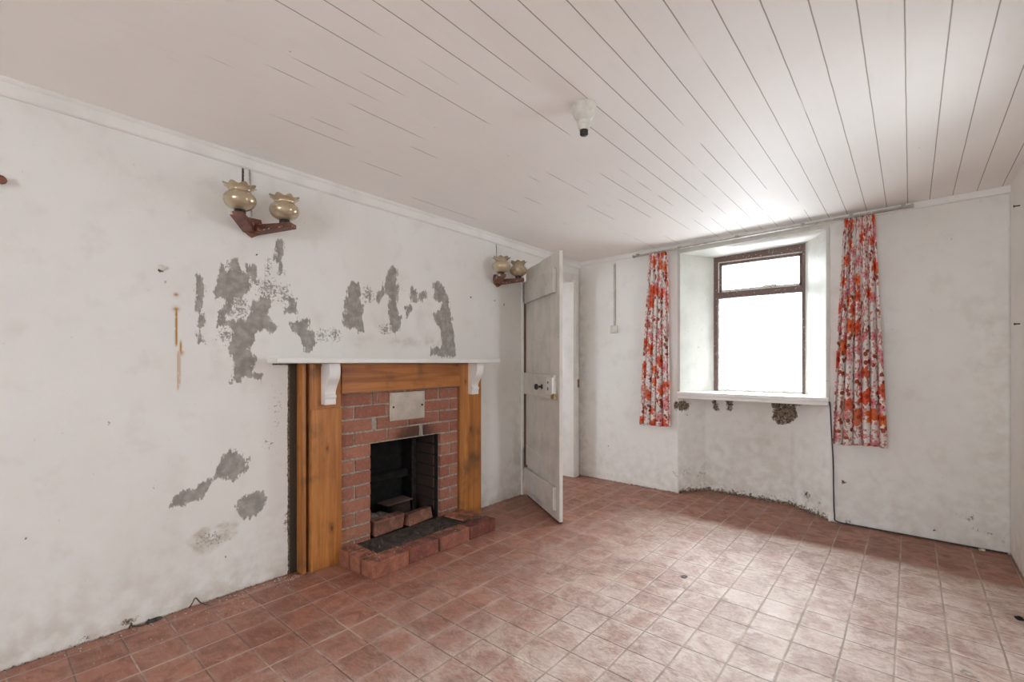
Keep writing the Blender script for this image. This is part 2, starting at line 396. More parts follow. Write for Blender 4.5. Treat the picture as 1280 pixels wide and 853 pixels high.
M = dict(
    splash=mat_splashed(),
    plaster=mat_plaster(), ceiling=mat_ceiling(), floor=mat_floor(),
    white=mat_paint('white_gloss_paint'), cream=mat_paint('cream_reveal_paint', (.63, .625, .58), .45, (.33, .30, .25), .5, 1.0, .64),
    door=mat_paint('grubby_door_paint', (.66, .62, .57), .7, (.20, .145, .10), .5, 1.0, .645),
    doorlight=mat_paint('white_door_frame_paint', (.78, .755, .72), .4, (.24, .17, .12), .5, 1.2, .66),
    frame=mat_paint('brown_window_paint', (.155, .092, .080), .5, (.66, .62, .58), .5, 1.6, .62),
    flake=mat_paint('flaking_window_paint', (.72, .69, .65), .5, (.13, .08, .065), .6, 1.8, .58),
    pine_v=mat_wood('orange_pine_upright', (.54, .225, .062), (.34, .118, .028), 2),
    pine_h=mat_wood('orange_pine_crosswise', (.49, .19, .052), (.31, .105, .026), 1),
    teak=mat_wood('dark_teak', (.20, .065, .035), (.10, .032, .018), 1, .5, False, 2),
    rawwood=mat_wood('raw_brown_timber', (.17, .085, .055), (.10, .05, .035), 2, .8, False),
    char=mat_wood('charred_board', (.13, .075, .05), (.05, .03, .022), 1, .9, False),
    brick=mat_brick(), hearthbrick=mat_brick('hearth_brick', .45, 1.3, .35, True), sootbrick=mat_brick('smoked_brick', .5, 1.0, .7),
    mortar=mat_simple('grey_mortar', (.36, .32, .275), .95, .35, 60, bump=.5),
    soot=mat_simple('soot_black', (.012, .0105, .010), .9, .5, 18, bump=.5),
    iron=mat_simple('rusty_iron', (.045, .036, .032), .6, .4, 30, .5),
    hinge=mat_simple('rusty_hinge_iron', (.13, .085, .05), .7, .5, 45, .2),
    hearth=mat_simple('sooty_hearth_cement', (.048, .034, .027), .9, .6, 22, bump=.6),
    plate=mat_simple('tarnished_metal', (.56, .50, .43), .42, .16, 10, .35, bump=.1),
    screw=mat_simple('dark_screw', (.03, .025, .02), .5, .3, 30, .6),
    alu=mat_simple('dull_rail', (.43, .40, .345), .5, .25, 20, .15),
    plastic=mat_simple('aged_white_plastic', (.66, .63, .57), .4, .14, 20),
    cable=mat_simple('dark_cable', (.055, .048, .042), .6, .4, 40),
    greycable=mat_simple('grey_flex', (.36, .33, .29), .6, .3, 40),
    black=mat_simple('black_knob', (.018, .015, .013), .3, .3, 20),
    brass=mat_simple('dull_brass', (.30, .20, .08), .45, .3, 30, .7),
    stone=mat_simple('ashy_stone', (.17, .15, .135), .95, .4, 25, bump=.6),
    ash=mat_simple('ash', (.05, .045, .04), .95, .5, 40, bump=.7),
    crumb=mat_simple('plaster_crumbs', (.46, .41, .35), .95, .3, 60, bump=.5),
    twig=mat_simple('dry_twig', (.09, .06, .035), .8, .4, 40),
    peg=mat_simple('reddish_wood', (.22, .085, .05), .6, .4, 40),
    shade=mat_shade(), curtain=mat_curtain(),
    render=mat_simple('outer_render', (.36, .34, .31), .9, .1, 8, bump=.3),
    pane_up=mat_pane('clear_pane', .18), pane_low=mat_pane('misted_pane', .55),
)

# ------------------------------------------------------------------ wear maps on the plaster
def sdf(U, V, poly):
    """signed distance to a polygon, positive inside."""
    P = np.array(poly, float); n = len(P); d = np.full(U.shape, 1e9); ins = np.zeros(U.shape, bool)
    for i in range(n):
        a, b = P[i], P[(i+1) % n]; e = b-a
        wu, wv = U-a[0], V-a[1]
        h = np.clip((wu*e[0]+wv*e[1])/(e@e+1e-12), 0, 1)
        d = np.minimum(d, (wu-e[0]*h)**2+(wv-e[1]*h)**2)
        c = (a[1] > V) != (b[1] > V)
        with np.errstate(divide='ignore', invalid='ignore'):
            x = e[0]*(V-a[1])/(e[1] if e[1] else 1e-12)+a[0]
        ins ^= c & (U < x)
    return np.where(ins, 1, -1)*np.sqrt(d)
def blob(U, V, c, ru, rv, k=1.0):
    return k*np.exp(-(((U-c[0])/ru)**2+((V-c[1])/rv)**2))
def streak(U, V, u, v0, v1, w):
    return np.exp(-((U-u)/w)**2)*np.clip((V-v0)/.02, 0, 1)*np.clip((v1-V)/.02, 0, 1)

PEEL = [
   [(0.841, 1.704), (0.853, 1.698), (0.859, 1.664), (0.882, 1.672), (0.886, 1.725), (0.914, 1.738), (0.93, 1.701), (0.946, 1.672), (0.967, 1.635), (0.983, 1.61), (0.95, 1.579), (0.934, 1.551), (0.902, 1.53), (0.886, 1.484), (0.882, 1.44), (0.859, 1.447), (0.862, 1.526), (0.824, 1.526), (0.817, 1.555), (0.828, 1.625), (0.839, 1.661)] ,
   [(0.967, 1.711), (1.009, 1.722), (1.01, 1.632), (0.988, 1.629), (0.967, 1.671)] ,
   [(1.0, 1.522), (1.043, 1.554), (1.087, 1.54), (1.078, 1.502), (1.061, 1.472), (1.069, 1.436), (1.114, 1.392), (1.087, 1.363), (1.043, 1.388), (1.0, 1.35), (0.983, 1.295), (0.967, 1.268), (1.0, 1.232), (0.988, 1.178), (1.0, 1.141), (1.034, 1.132), (1.026, 1.104), (0.988, 1.124), (0.95, 1.133), (0.926, 1.107), (0.894, 1.1), (0.902, 1.143), (0.918, 1.169), (0.894, 1.213), (0.902, 1.231), (0.87, 1.274), (0.894, 1.319), (0.902, 1.372), (0.87, 1.396), (0.828, 1.385), (0.824, 1.41), (0.886, 1.415), (0.95, 1.419), (0.983, 1.448), (0.992, 1.476)] ,
   [(0.828, 1.458), (0.859, 1.46), (0.859, 1.43), (0.832, 1.419)] ,
   [(1.188, 1.569), (1.217, 1.553), (1.228, 1.481), (1.169, 1.481), (1.16, 1.5), (1.193, 1.512)] ,
   [(1.114, 1.88), (1.146, 1.886), (1.146, 1.744), (1.151, 1.688), (1.137, 1.691), (1.128, 1.751), (1.114, 1.767)] ,
   [(0.741, 1.634), (0.754, 1.632), (0.761, 1.557), (0.757, 1.473), (0.757, 1.397), (0.744, 1.38), (0.739, 1.455), (0.736, 1.554)] ,
   [(0.746, 1.355), (0.757, 1.33), (0.757, 1.301), (0.75, 1.305)] ,
   [(1.193, 1.421), (1.256, 1.439), (1.295, 1.444), (1.295, 1.393), (1.326, 1.365), (1.336, 1.315), (1.31, 1.275), (1.285, 1.264), (1.265, 1.303), (1.246, 1.351), (1.207, 1.388)] ,
   [(1.558, 1.695), (1.622, 1.707), (1.626, 1.586), (1.654, 1.53), (1.645, 1.479), (1.654, 1.403), (1.617, 1.397), (1.599, 1.425), (1.549, 1.414), (1.518, 1.437), (1.526, 1.519), (1.535, 1.594)] ,
   [(1.812, 1.71), (1.843, 1.802), (1.874, 1.847), (1.901, 1.842), (1.906, 1.776), (1.919, 1.696), (1.906, 1.614), (1.911, 1.551), (1.949, 1.509), (1.933, 1.427), (1.895, 1.389), (1.869, 1.423), (1.853, 1.493), (1.853, 1.582), (1.869, 1.628), (1.832, 1.66)] ,
   [(1.761, 1.643), (1.802, 1.709), (1.812, 1.675), (1.771, 1.601), (1.751, 1.607)] ,
   [(2.027, 1.681), (2.039, 1.729), (2.062, 1.713), (2.085, 1.636), (2.039, 1.636)] ,
   [(2.108, 1.7), (2.156, 1.715), (2.162, 1.668), (2.114, 1.644)] ,
   [(1.988, 1.576), (2.027, 1.607), (2.044, 1.581), (2.005, 1.541), (1.994, 1.512)] ,
   [(2.241, 1.783), (2.292, 1.799), (2.337, 1.746), (2.37, 1.68), (2.41, 1.543), (2.423, 1.453), (2.437, 1.332), (2.45, 1.292), (2.437, 1.246), (2.344, 1.245), (2.217, 1.263), (2.217, 1.302), (2.318, 1.309), (2.318, 1.368), (2.305, 1.447), (2.254, 1.502), (2.241, 1.56), (2.305, 1.584), (2.318, 1.655), (2.241, 1.666)] ,
   [(0.807, 0.64), (0.83, 0.671), (0.878, 0.736), (0.911, 0.731), (0.936, 0.69), (0.967, 0.685), (0.953, 0.632), (0.895, 0.588), (0.854, 0.614), (0.814, 0.612)] ,
   [(0.631, 0.539), (0.659, 0.566), (0.709, 0.572), (0.753, 0.589), (0.779, 0.61), (0.787, 0.573), (0.761, 0.535), (0.702, 0.514), (0.659, 0.507), (0.638, 0.517)] ,
   [(0.919, 0.455), (0.945, 0.486), (1.023, 0.501), (1.059, 0.461), (1.041, 0.408), (0.996, 0.381), (0.953, 0.369), (0.923, 0.399)] ,
]
def wear_left(U, V):
    peel = np.full(U.shape, -.3)
    for q in PEEL: peel = np.maximum(peel, sdf(U, V, q) + .008)
    speck = np.zeros(U.shape)
    for c, a, b, k in [((.93,1.49),.07,.10,.8),((1.07,1.60),.10,.10,.8),((.86,1.34),.06,.06,.8),((1.16,1.58),.06,.09,.8),((1.38,1.36),.07,.07,.75),((1.07,1.72),.03,.10,.7),
                       ((1.82,1.42),.09,.06,.8),((1.69,1.64),.07,.08,.85),((1.46,1.37),.06,.07,.8),((2.33,1.53),.09,.12,.7),((1.95,1.70),.05,.06,.5),((2.1,1.66),.07,.05,.7),
                       ((1.07,.75),.06,.05,.6),((.80,.31),.12,.06,.72),((1.12,.9),.05,.25,.5),((.75,1.5),.02,.15,.6)]:
        speck = np.maximum(speck, blob(U, V, c, a, b, k))
    mold = np.zeros(U.shape)
    # bare dark strip beside the timber surround and the scorched line under the shelf end
    strip = np.minimum(np.minimum(U-1.183, 1.232-U), 1.195-V)
    mold = np.maximum(mold, np.clip(strip/.008+.60, 0, 1)*2.2)
    mold = np.maximum(mold, np.clip(np.minimum(np.minimum(U-1.085, 1.24-U), np.minimum(V-1.178, 1.218-V))/.012, 0, 1)*1.2)
    mold = np.maximum(mold, blob(U, V, (1.17,.30), .035, .12, .62)); mold = np.maximum(mold, blob(U, V, (1.175,.7), .02, .4, .45))
    mold = np.maximum(mold, blob(U, V, (1.08,.95), .045, .03, .52)); mold = np.maximum(mold, blob(U, V, (1.0,1.04), .04, .03, .5))
    mold = np.maximum(mold, np.exp(-V/.018)*.62*(U < 3.3))
    mold = np.maximum(mold, np.exp(-V/.05)*.25)
    mold = np.maximum(mold, blob(U, V, (2.70,.45), .03, .06, .6)); mold = np.maximum(mold, blob(U, V, (3.22,.30), .03, .16, .48))
    for c, r, k in [((.589,1.632),.012,1.3),((.606,1.579),.010,.7),((.62,1.555),.009,.7),((.729,1.76),.007,1.0),((1.013,1.778),.008,1.1),((.56,.62),.007,1.0),((.40,.93),.010,.9),
                    ((.28,.82),.006,1.0),((.15,.50),.007,.8),((.86,.20),.007,1.0),((2.62,1.72),.010,1.1),((2.9,1.72),.010,1.1),((3.02,1.70),.010,1.2),((.35,2.1),.006,.9),((2.2,1.95),.006,.9),((.5,.30),.009,.7)]:
        mold = np.maximum(mold, blob(U, V, c, r, r*1.3, k))
    mold = np.maximum(mold, blob(U, V, (.47,.03), .06, .025, .75)); mold = np.maximum(mold, blob(U, V, (.33,.02), .05, .02, .7))
    mold = np.maximum(mold, 2.0*streak(U, V, .943, 2.115, 2.24, .0055))
    rust = np.maximum.reduce([1.3*streak(U, V, .650, 1.27, 1.46, .0045), 1.1*streak(U, V, .668, 1.24, 1.31, .0045), .7*streak(U, V, .657, 1.06, 1.26, .0035), .6*streak(U, V, .664, 1.08, 1.25, .0035),
                              blob(U, V, (.649,1.455), .013, .010), blob(U, V, (.649,1.524), .010, .008), blob(U, V, (1.052,1.633), .008, .006), blob(U, V, (1.074,1.622), .007, .006), blob(U, V, (.668,1.245), .012, .010)])
    dirt = np.exp(-V/.16)*.55 + blob(U, V, (1.65,1.34), .10, .04, .35) + blob(U, V, (1.97,1.34), .12, .03, .55) + blob(U, V, (2.24,1.34), .06, .03, .7) + blob(U, V, (2.13,1.5), .08, .16, .22)
    dirt = dirt + blob(U, V, (.95,2.1), .22, .15, .12) + blob(U, V, (3.2,.4), .10, .5, .35) + np.clip(sdf(U, V, [(.687,.33),(.761,.378),(.807,.366),(.854,.38),(.928,.352),(.919,.299),(.854,.273),(.791,.238),(.731,.257)])/.012+.5, 0, 1)*.62
    return dict(peel=1+peel, speck=speck, mold=mold, rust=rust, dirt=dirt)
def wear_window(U, V):
    mold = np.exp(-V/.022)*.60
    for c, a, b, k in [((1.045,.80),.028,.05,1.25),((1.03,.18),.05,.07,.52),((2.30,.31),.022,.022,.95),((2.33,.02),.04,.02,.85),((2.965,.19),.05,.055,.62),((3.0,.12),.05,.03,.6),((3.06,.115),.03,.02,.6),((2.9,.2),.03,.02,.5),
                       ((2.80,.075),.010,.010,1.0),((2.28,.55),.03,.05,.40),((.72,.605),.06,.02,.7),((.07,1.55),.02,.5,.28),((.06,.5),.03,.35,.42),((.9,1.3),.02,.3,.25),((.35,.35),.008,.008,1.0),((.62,.15),.06,.05,.42),
                       ((.65,2.05),.008,.008,.9),((2.82,1.75),.008,.008,1.1),((3.0,1.15),.008,.008,1.0),((2.88,2.02),.010,.010,.8),((2.72,1.15),.006,.006,.8),((2.25,1.72),.02,.05,.35),((3.12,.08),.03,.06,.55)]:
        mold = np.maximum(mold, blob(U, V, c, a, b, k))
    dirt = np.exp(-V/.30)*.35 + blob(U, V, (3.1,.9), .12, .9, .22) + blob(U, V, (.03,1.1), .06, 1.2, .40) + blob(U, V, (2.28,1.3), .08, .6, .15)
    return dict(peel=np.full(U.shape, .7), speck=np.zeros(U.shape), mold=mold, rust=np.zeros(U.shape), dirt=dirt)
def wear_recess(U, V):
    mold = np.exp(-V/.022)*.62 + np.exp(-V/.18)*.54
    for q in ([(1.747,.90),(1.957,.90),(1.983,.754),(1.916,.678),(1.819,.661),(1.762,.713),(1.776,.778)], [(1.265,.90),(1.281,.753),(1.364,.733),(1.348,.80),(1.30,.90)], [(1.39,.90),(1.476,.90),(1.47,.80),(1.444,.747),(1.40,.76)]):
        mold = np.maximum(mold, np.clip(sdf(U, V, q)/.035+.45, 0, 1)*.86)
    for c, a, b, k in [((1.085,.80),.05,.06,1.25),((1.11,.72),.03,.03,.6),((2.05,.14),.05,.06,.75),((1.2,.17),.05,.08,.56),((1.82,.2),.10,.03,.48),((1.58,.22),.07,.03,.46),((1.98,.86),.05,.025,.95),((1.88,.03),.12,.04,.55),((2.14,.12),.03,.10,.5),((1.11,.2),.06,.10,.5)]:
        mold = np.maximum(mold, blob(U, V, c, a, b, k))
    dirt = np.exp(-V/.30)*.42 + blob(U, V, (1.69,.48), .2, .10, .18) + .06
    return dict(peel=np.full(U.shape, .7), speck=np.zeros(U.shape), mold=mold, rust=np.zeros(U.shape), dirt=dirt)
def wear_plain(U, V):
    z = np.zeros(U.shape)
    m = np.exp(-V/.03)*.6 + blob(U, V, (4.12,.15), .02, .04, .5)
    return dict(peel=z+.7, speck=z, mold=m, rust=z, dirt=np.exp(-V/.2)*.4)

def grid_lines(a, b, step, cuts):
    pts = sorted({a, b, *[c for c in cuts if a < c < b]}); out = []
    for p, q in zip(pts[:-1], pts[1:]):
        n = max(1, round((q-p)/step)); out += list(np.linspace(p, q, n+1)[:-1])
    return np.array(out+[pts[-1]])

def wall_panel(name, P, us, vs, holes, wear, thick=0.0, out=None, parent=None):
    """A plaster surface on a fine grid: P(u,v) gives the point; holes are (u0,u1,v0,v1); wear(u,v) gives the paint maps.
    out is the direction of the wall's body, thick its depth."""
    U, V = np.meshgrid(us, vs, indexing='ij'); nu, nv = U.shape
    X, Y, Z = P(U, V)
    co = np.stack([X, Y, Z], -1).reshape(-1, 3)
    keep = np.ones((nu-1, nv-1), bool); cu = (us[:-1]+us[1:])/2; cv = (vs[:-1]+vs[1:])/2
    for (a, b, c, d) in holes:
        keep &= ~(((cu > a) & (cu < b))[:, None] & ((cv > c) & (cv < d))[None, :])
    I, J = np.nonzero(keep); idx = lambda i, j: i*nv+j
    F = np.stack([idx(I, J), idx(I+1, J), idx(I+1, J+1), idx(I, J+1)], -1)
    maps = {k: v.reshape(-1) for k, v in wear(U, V).items()}
    N = len(co)
    if thick:
        o = np.array(out)*thick
        # rim faces along every free edge, and a back
        E = np.concatenate([F[:, [0,1]], F[:, [1,2]], F[:, [2,3]], F[:, [3,0]]])
        key = np.sort(E, 1); kk = key[:, 0].astype(np.int64)*N+key[:, 1]
        _, inv, cnt = np.unique(kk, return_inverse=True, return_counts=True)
        B = E[cnt[inv] == 1]
        rim = np.stack([B[:, 1], B[:, 0], B[:, 0]+N, B[:, 1]+N], -1)
        back = F[:, ::-1]+N
        co = np.concatenate([co, co+o]); F = np.concatenate([F, rim, back])
        maps = {k: np.concatenate([v, v]) for k, v in maps.items()}
    used = np.unique(F); remap = np.full(len(co), -1); remap[used] = np.arange(len(used))
    co = co[used]; F = remap[F]; maps = {k: v[used] for k, v in maps.items()}
    me = bpy.data.meshes.new(name)
    me.vertices.add(len(co)); me.vertices.foreach_set('co', co.astype(np.float32).ravel())
    me.loops.add(F.size); me.loops.foreach_set('vertex_index', F.astype(np.int32).ravel())
    me.polygons.add(len(F)); me.polygons.foreach_set('loop_start', np.arange(0, F.size, 4, dtype=np.int32))
    me.update(calc_edges=True); me.validate()
    for k, v in maps.items():
        a = me.attributes.new(k, 'FLOAT', 'POINT'); a.data.foreach_set('value', v.astype(np.float32))
    me.materials.append(M['plaster'])
    o = bpy.data.objects.new(name, me); COL.objects.link(o)
    if parent: o.parent = parent
    else: o['kind'] = 'structure'
    return o

DOOR_A, DOOR_B, DOOR_H = 3.262, 4.10, 2.055
FIRE = (1.62, 2.30, .0, .74)
WIN = (1.065, 2.205, 2.195)
st = .0115
us_left = np.unique(np.round(np.concatenate([grid_lines(REAR-.2, D, st, [DOOR_A, DOOR_B, FIRE[0], FIRE[1]]), np.linspace(.630, .690, 41), np.linspace(.925, .965, 21)]), 5))
wl = wall_panel('wall_left', lambda u, v: (0*u, u, v), us_left, grid_lines(0, 2.36, st, [DOOR_H, FIRE[3]]),
           [(DOOR_A, DOOR_B, -1, DOOR_H), (FIRE[0], FIRE[1], -1, FIRE[3])], wear_left, .46, (-1, 0, 0))
tag(wl, 'long white plaster wall with peeling grey patches around the fireplace', 'wall')
wf = wall_panel('wall_front', lambda u, v: (u, 0*u+D, v), grid_lines(0, W, .014, [WIN[0], WIN[1]]), grid_lines(0, 2.36, .014, [WIN[2]]),
           [(WIN[0], WIN[1], -1, WIN[2])], wear_window, .27, (0, 1, 0))
tag(wf, 'white plaster wall around the window, mouldy along its foot', 'wall')
wr = wall_panel('wall_right', lambda u, v: (0*u+W, u, v), grid_lines(REAR-.2, D+.2, .03, [2.25, 2.70]), grid_lines(0, 2.36, .03, [1.1, 1.9]), [(2.25, 2.70, 1.1, 1.9)], wear_plain, .3, (1, 0, 0))
tag(wr, 'sliver of white wall at the right edge', 'wall')
wb = wall_panel('wall_rear', lambda u, v: (u, 0*u+REAR, v), grid_lines(0, W, .06, [1.75, 2.95]), grid_lines(0, 2.36, .06, [.85, 2.05]), [(1.75, 2.95, .85, 2.05)], wear_plain, .4, (0, -1, 0))
tag(wb, 'plain rear wall with an added fill-light opening behind the viewer', 'wall')
# the recess below the sill: splayed sides and a flat back
RA, RB, RC, RD = (1.062, 4.222), (1.216, 4.485), (1.915, 4.475), (2.207, 4.222)
def recess_side(p, q):
    L = math.hypot(q[0]-p[0], q[1]-p[1])
    return lambda u, v: (p[0]+(q[0]-p[0])*u/L, p[1]+(q[1]-p[1])*u/L, v), L
def wear_at(p, q, L):
    return lambda U, V: wear_recess(p[0]+(q[0]-p[0])*U/L, V)
parts = []
for p, q in ((RA, RB), (RB, RC), (RC, RD)):
    f, L = recess_side(p, q)
    parts.append(wall_panel('wall_recess', f, grid_lines(0, L, .012, []), grid_lines(0, .905, .012, []), [], wear_at(p, q, L)))
bm = bmesh.new()
for o in parts:
    bm.from_mesh(o.data)
bmesh.ops.remove_doubles(bm, verts=bm.verts[:], dist=.0004)
me = parts[0].data; bm.to_mesh(me); bm.free()
for o in parts[1:]: bpy.data.objects.remove(o)
tag(parts[0], 'mould-stained plaster recess below the window sill', 'wall')

# outer stone skin, with deep sides and a raised head made to shape daylight
MB().box(-.6, 1.24, 4.58, 5.12, -.1, 2.9).box(2.04, W+.4, 4.58, 5.12, -.1, 2.9).box(1.24, 2.04, 4.58, 5.12, -.1, .93).box(1.24, 2.04, 4.58, 4.66, 2.24, 2.9).box(1.24, 2.04, 4.66, 5.12, 2.72, 2.9) \
    .build('wall_outside_baffle', M['render'], kind='structure')
tag(bpy.data.objects['wall_outside_baffle'], 'rendered outer wall beyond the window, deepened to shape its daylight', 'wall')

# floor and ceiling
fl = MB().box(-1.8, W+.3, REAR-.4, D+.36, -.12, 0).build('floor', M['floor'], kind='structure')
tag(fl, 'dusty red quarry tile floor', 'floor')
cv = [(x, y, ceil_z(x, y)+dz) for dz in (0, .12) for (x, y) in ((-.3, REAR-.4), (W+.3, REAR-.4), (W+.3, D+.3), (-.3, D+.3))]
tag(MB().hexa(cv).build('ceiling', M['ceiling'], kind='structure'), 'white painted board ceiling', 'ceiling')

# small lobby behind the open door, its window opening added for light
hl = MB().box(-1.9, -1.75, 2.4, 4.9, 0, .95).box(-1.9, -1.75, 2.4, 4.9, 1.95, 2.5).box(-1.9, -1.75, 2.4, 2.7, .95, 1.95).box(-1.9, -1.75, 3.1, 4.9, .95, 1.95) \
    .box(-1.8, -.44, 2.4, 2.55, 0, 2.5).box(-1.8, -.44, 4.58, 4.75, 0, 2.5).box(-1.9, -.40, 2.4, 4.9, 2.36, 2.5)
tag(hl.build('wall_lobby', M['plaster'], kind='structure'), 'white walls of the lobby behind the open door', 'wall')

# cornice board on the fireplace wall, batten over the window wall
b = MB()
prof = [(0, 0), (.032, 0), (.032, -.010), (.026, -.018), (.020, -.022), (.020, -.066), (.014, -.072), (0, -.072)]
n = len(prof); ys = np.linspace(REAR, D, 24); vs = []
for y in ys:
    vs += [(px, y, ceil_z(0, y)+.004+pz+.0025*math.sin(y*3.1)) for px, pz in prof]
fs = [(i*n+k, i*n+(k+1) % n, (i+1)*n+(k+1) % n, (i+1)*n+k) for i in range(len(ys)-1) for k in range(n)] + [tuple(range(n)), tuple((len(ys)-1)*n+k for k in range(n))]
b.add(vs, fs); tag(b.build('trim_1', M['white'], kind='structure'), 'white moulded cornice board above the fireplace wall', 'trim')
b = MB()
b.hexa([(0,D-.018,ceil_z(0,D)-.044),(W,D-.018,ceil_z(W,D)-.044),(W,D+.01,ceil_z(W,D)-.044),(0,D+.01,ceil_z(0,D)-.044),(0,D-.018,ceil_z(0,D)+.01),(W,D-.018,ceil_z(W,D)+.01),(W,D+.01,ceil_z(W,D)+.01),(0,D+.01,ceil_z(0,D)+.01)])
tag(b.build('trim_2', M['white'], bevel=.004, kind='structure'), 'narrow white batten along the top of the window wall', 'trim')

# ------------------------------------------------------------------ window
wn = empty('window_1', (0, 0, 0)); tag(wn, 'brown framed window in a deep splayed white reveal', 'window', kind='structure')
FY = 4.55                                                 # room face of the timber frame
def reveal_left(x0, x1): pass
t_ = .022
L0, L1, R0, R1 = (1.085, 4.205), (1.278, FY+.01), (2.192, 4.205), (2.002, FY+.01)
ZT0, ZT1, ZS = 2.20, 2.185, .905
def quad_board(p, q, off, z0, z1p, z1q):
    m = MB(); a, bq = Vector((*p, 0)), Vector((*q, 0)); o = Vector((*off, 0))
    P = []
    for z in (0, 1):
        for pt in (a, bq, bq+o, a+o):
            zz = z0 if z == 0 else (z1p if (pt-a).length < .05 else z1q)
            P.append((pt.x, pt.y, zz))
    return m.hexa(P)
quad_board(L0, L1, (-t_, .004), ZS, ZT0, ZT1).build('reveal_board', M['cream'], wn, .003)
quad_board(R0, R1, (t_, .004), ZS, ZT0+.02, ZT1+.01).build('reveal_board', M['cream'], wn, .003)
MB().hexa([(1.06,4.205,2.186),(2.215,4.205,2.215),(2.03,FY+.01,2.196),(1.25,FY+.01,2.176),(1.06,4.205,2.25),(2.215,4.205,2.27),(2.03,FY+.01,2.26),(1.25,FY+.01,2.24)]).build('reveal_head', M['cream'], wn, .002)
s = MB().prism([(1.062, 4.186), (2.212, 4.186), (2.212, 4.222), (2.03, 4.60), (1.25, 4.60), (1.062, 4.222)], .900, .932, 2)
sill = s.build('window_sill', M['white'], wn, .006)
MB().box(1.068, 2.206, 4.196, 4.222, .872, .902).build('sill_apron', M['white'], sill, .004)
# frame
fx0, fx1, fz0, fz1 = 1.270, 2.010, .930, 2.205
TR0, TR1 = 1.790, 1.846
fb = MB().box(fx0, fx0+.040, FY, FY+.055, fz0, fz1).box(fx1-.026, fx1, FY, FY+.055, fz0, fz1).box(fx0+.04, fx1-.026, FY, FY+.055, fz1-.072, fz1).box(fx0+.04, fx1-.026, FY-.004, FY+.055, TR0, TR1)
fb.build('window_frame', M['frame'], wn, .004)
MB().box(fx0+.04, fx1-.026, FY+.004, FY+.055, fz0, fz0+.022).build('bottom_rail', M['flake'], wn, .003)
# top-hung light
sx0, sx1, sz0, sz1 = fx0+.043, fx1-.028, TR1+.004, fz1-.076
sash = MB().box(sx0, sx0+.030, FY+.012, FY+.05, sz0, sz1).box(sx1-.020, sx1, FY+.012, FY+.05, sz0, sz1).box(sx0, sx1, FY+.012, FY+.05, sz1-.030, sz1).box(sx0, sx1, FY+.012, FY+.05, sz0, sz0+.020).build('top_sash', M['frame'], wn, .003)
b = MB()                                                  # old white paint and putty lying along the sash
b.box(sx0-.002, sx0+.006, FY+.006, FY+.02, sz0, sz1).box(sx0, sx1, FY+.006, FY+.02, sz1-.006, sz1+.003)
pts = []
for i in range(40):
    x = sx0+.03+(sx1-sx0-.05)*i/39
    pts.append((x, sz0+.018+.010*mnoise.noise((x*9, 3, 1))+(.012 if .55 < (x-sx0)/(sx1-sx0) < .72 else 0)))
b.prism([(sx0+.03, sz0-.002)]+pts+[(sx1-.02, sz0-.002)], FY+.008, FY+.020, 1)
b.build('putty', M['flake'], sash)
MB().box(sx0+.028, sx1-.018, FY+.030, FY+.034, sz0+.018, sz1-.028).build('window_pane', M['pane_up'], wn)
MB().box(fx0+.038, fx1-.024, FY+.030, FY+.034, fz0+.020, TR0+.002).build('window_pane', M['pane_low'], wn)
b = MB().box(fx0+.040, fx0+.047, FY+.016, FY+.03, fz0+.02, TR0).box(fx1-.031, fx1-.026, FY+.016, FY+.03, fz0+.02, TR0)
b.build('glazing_bead', M['flake'], wn, .002)
# window added in the right wall, out of view, for fill light
w2 = empty('fill_window_2'); tag(w2, 'small added fill-light window in the right wall, out of view', 'window', kind='structure')
MB().box(W+.19, W+.25, 2.25, 2.29, 1.1, 1.9).box(W+.19, W+.25, 2.66, 2.70, 1.1, 1.9).box(W+.19, W+.25, 2.29, 2.66, 1.1, 1.14).box(W+.19, W+.25, 2.29, 2.66, 1.86, 1.9).build('window_frame', M['white'], w2, .004)  # frame of the added fill-light window
MB().box(W+.221, W+.225, 2.28, 2.67, 1.13, 1.87).build('window_pane', M['pane_up'], w2)  # pane of the added fill-light window
MB().box(W-.04, W+.2, 2.22, 2.73, 1.07, 1.10).build('window_sill', M['white'], w2, .004)  # sill of the added fill-light window
w3 = empty('fill_window_3'); tag(w3, 'added fill-light window in the rear wall behind the viewer', 'window', kind='structure')  # unseen rear window, added to brighten the walls
MB().box(1.75, 1.80, REAR-.25, REAR-.19, .85, 2.05).box(2.90, 2.95, REAR-.25, REAR-.19, .85, 2.05).box(2.32, 2.37, REAR-.25, REAR-.19, .90, 2.0).box(1.80, 2.90, REAR-.25, REAR-.19, .85, .90).box(1.80, 2.90, REAR-.25, REAR-.19, 2.0, 2.05).build('window_frame', M['white'], w3, .004)  # frame of the added rear fill-light window
MB().box(1.79, 2.91, REAR-.225, REAR-.221, .89, 2.01).build('window_pane', M['pane_up'], w3)  # pane of the added rear fill-light window
MB().box(1.71, 2.99, REAR-.2, REAR+.05, .82, .85).build('window_sill', M['white'], w3, .004)  # sill of the added rear fill-light window

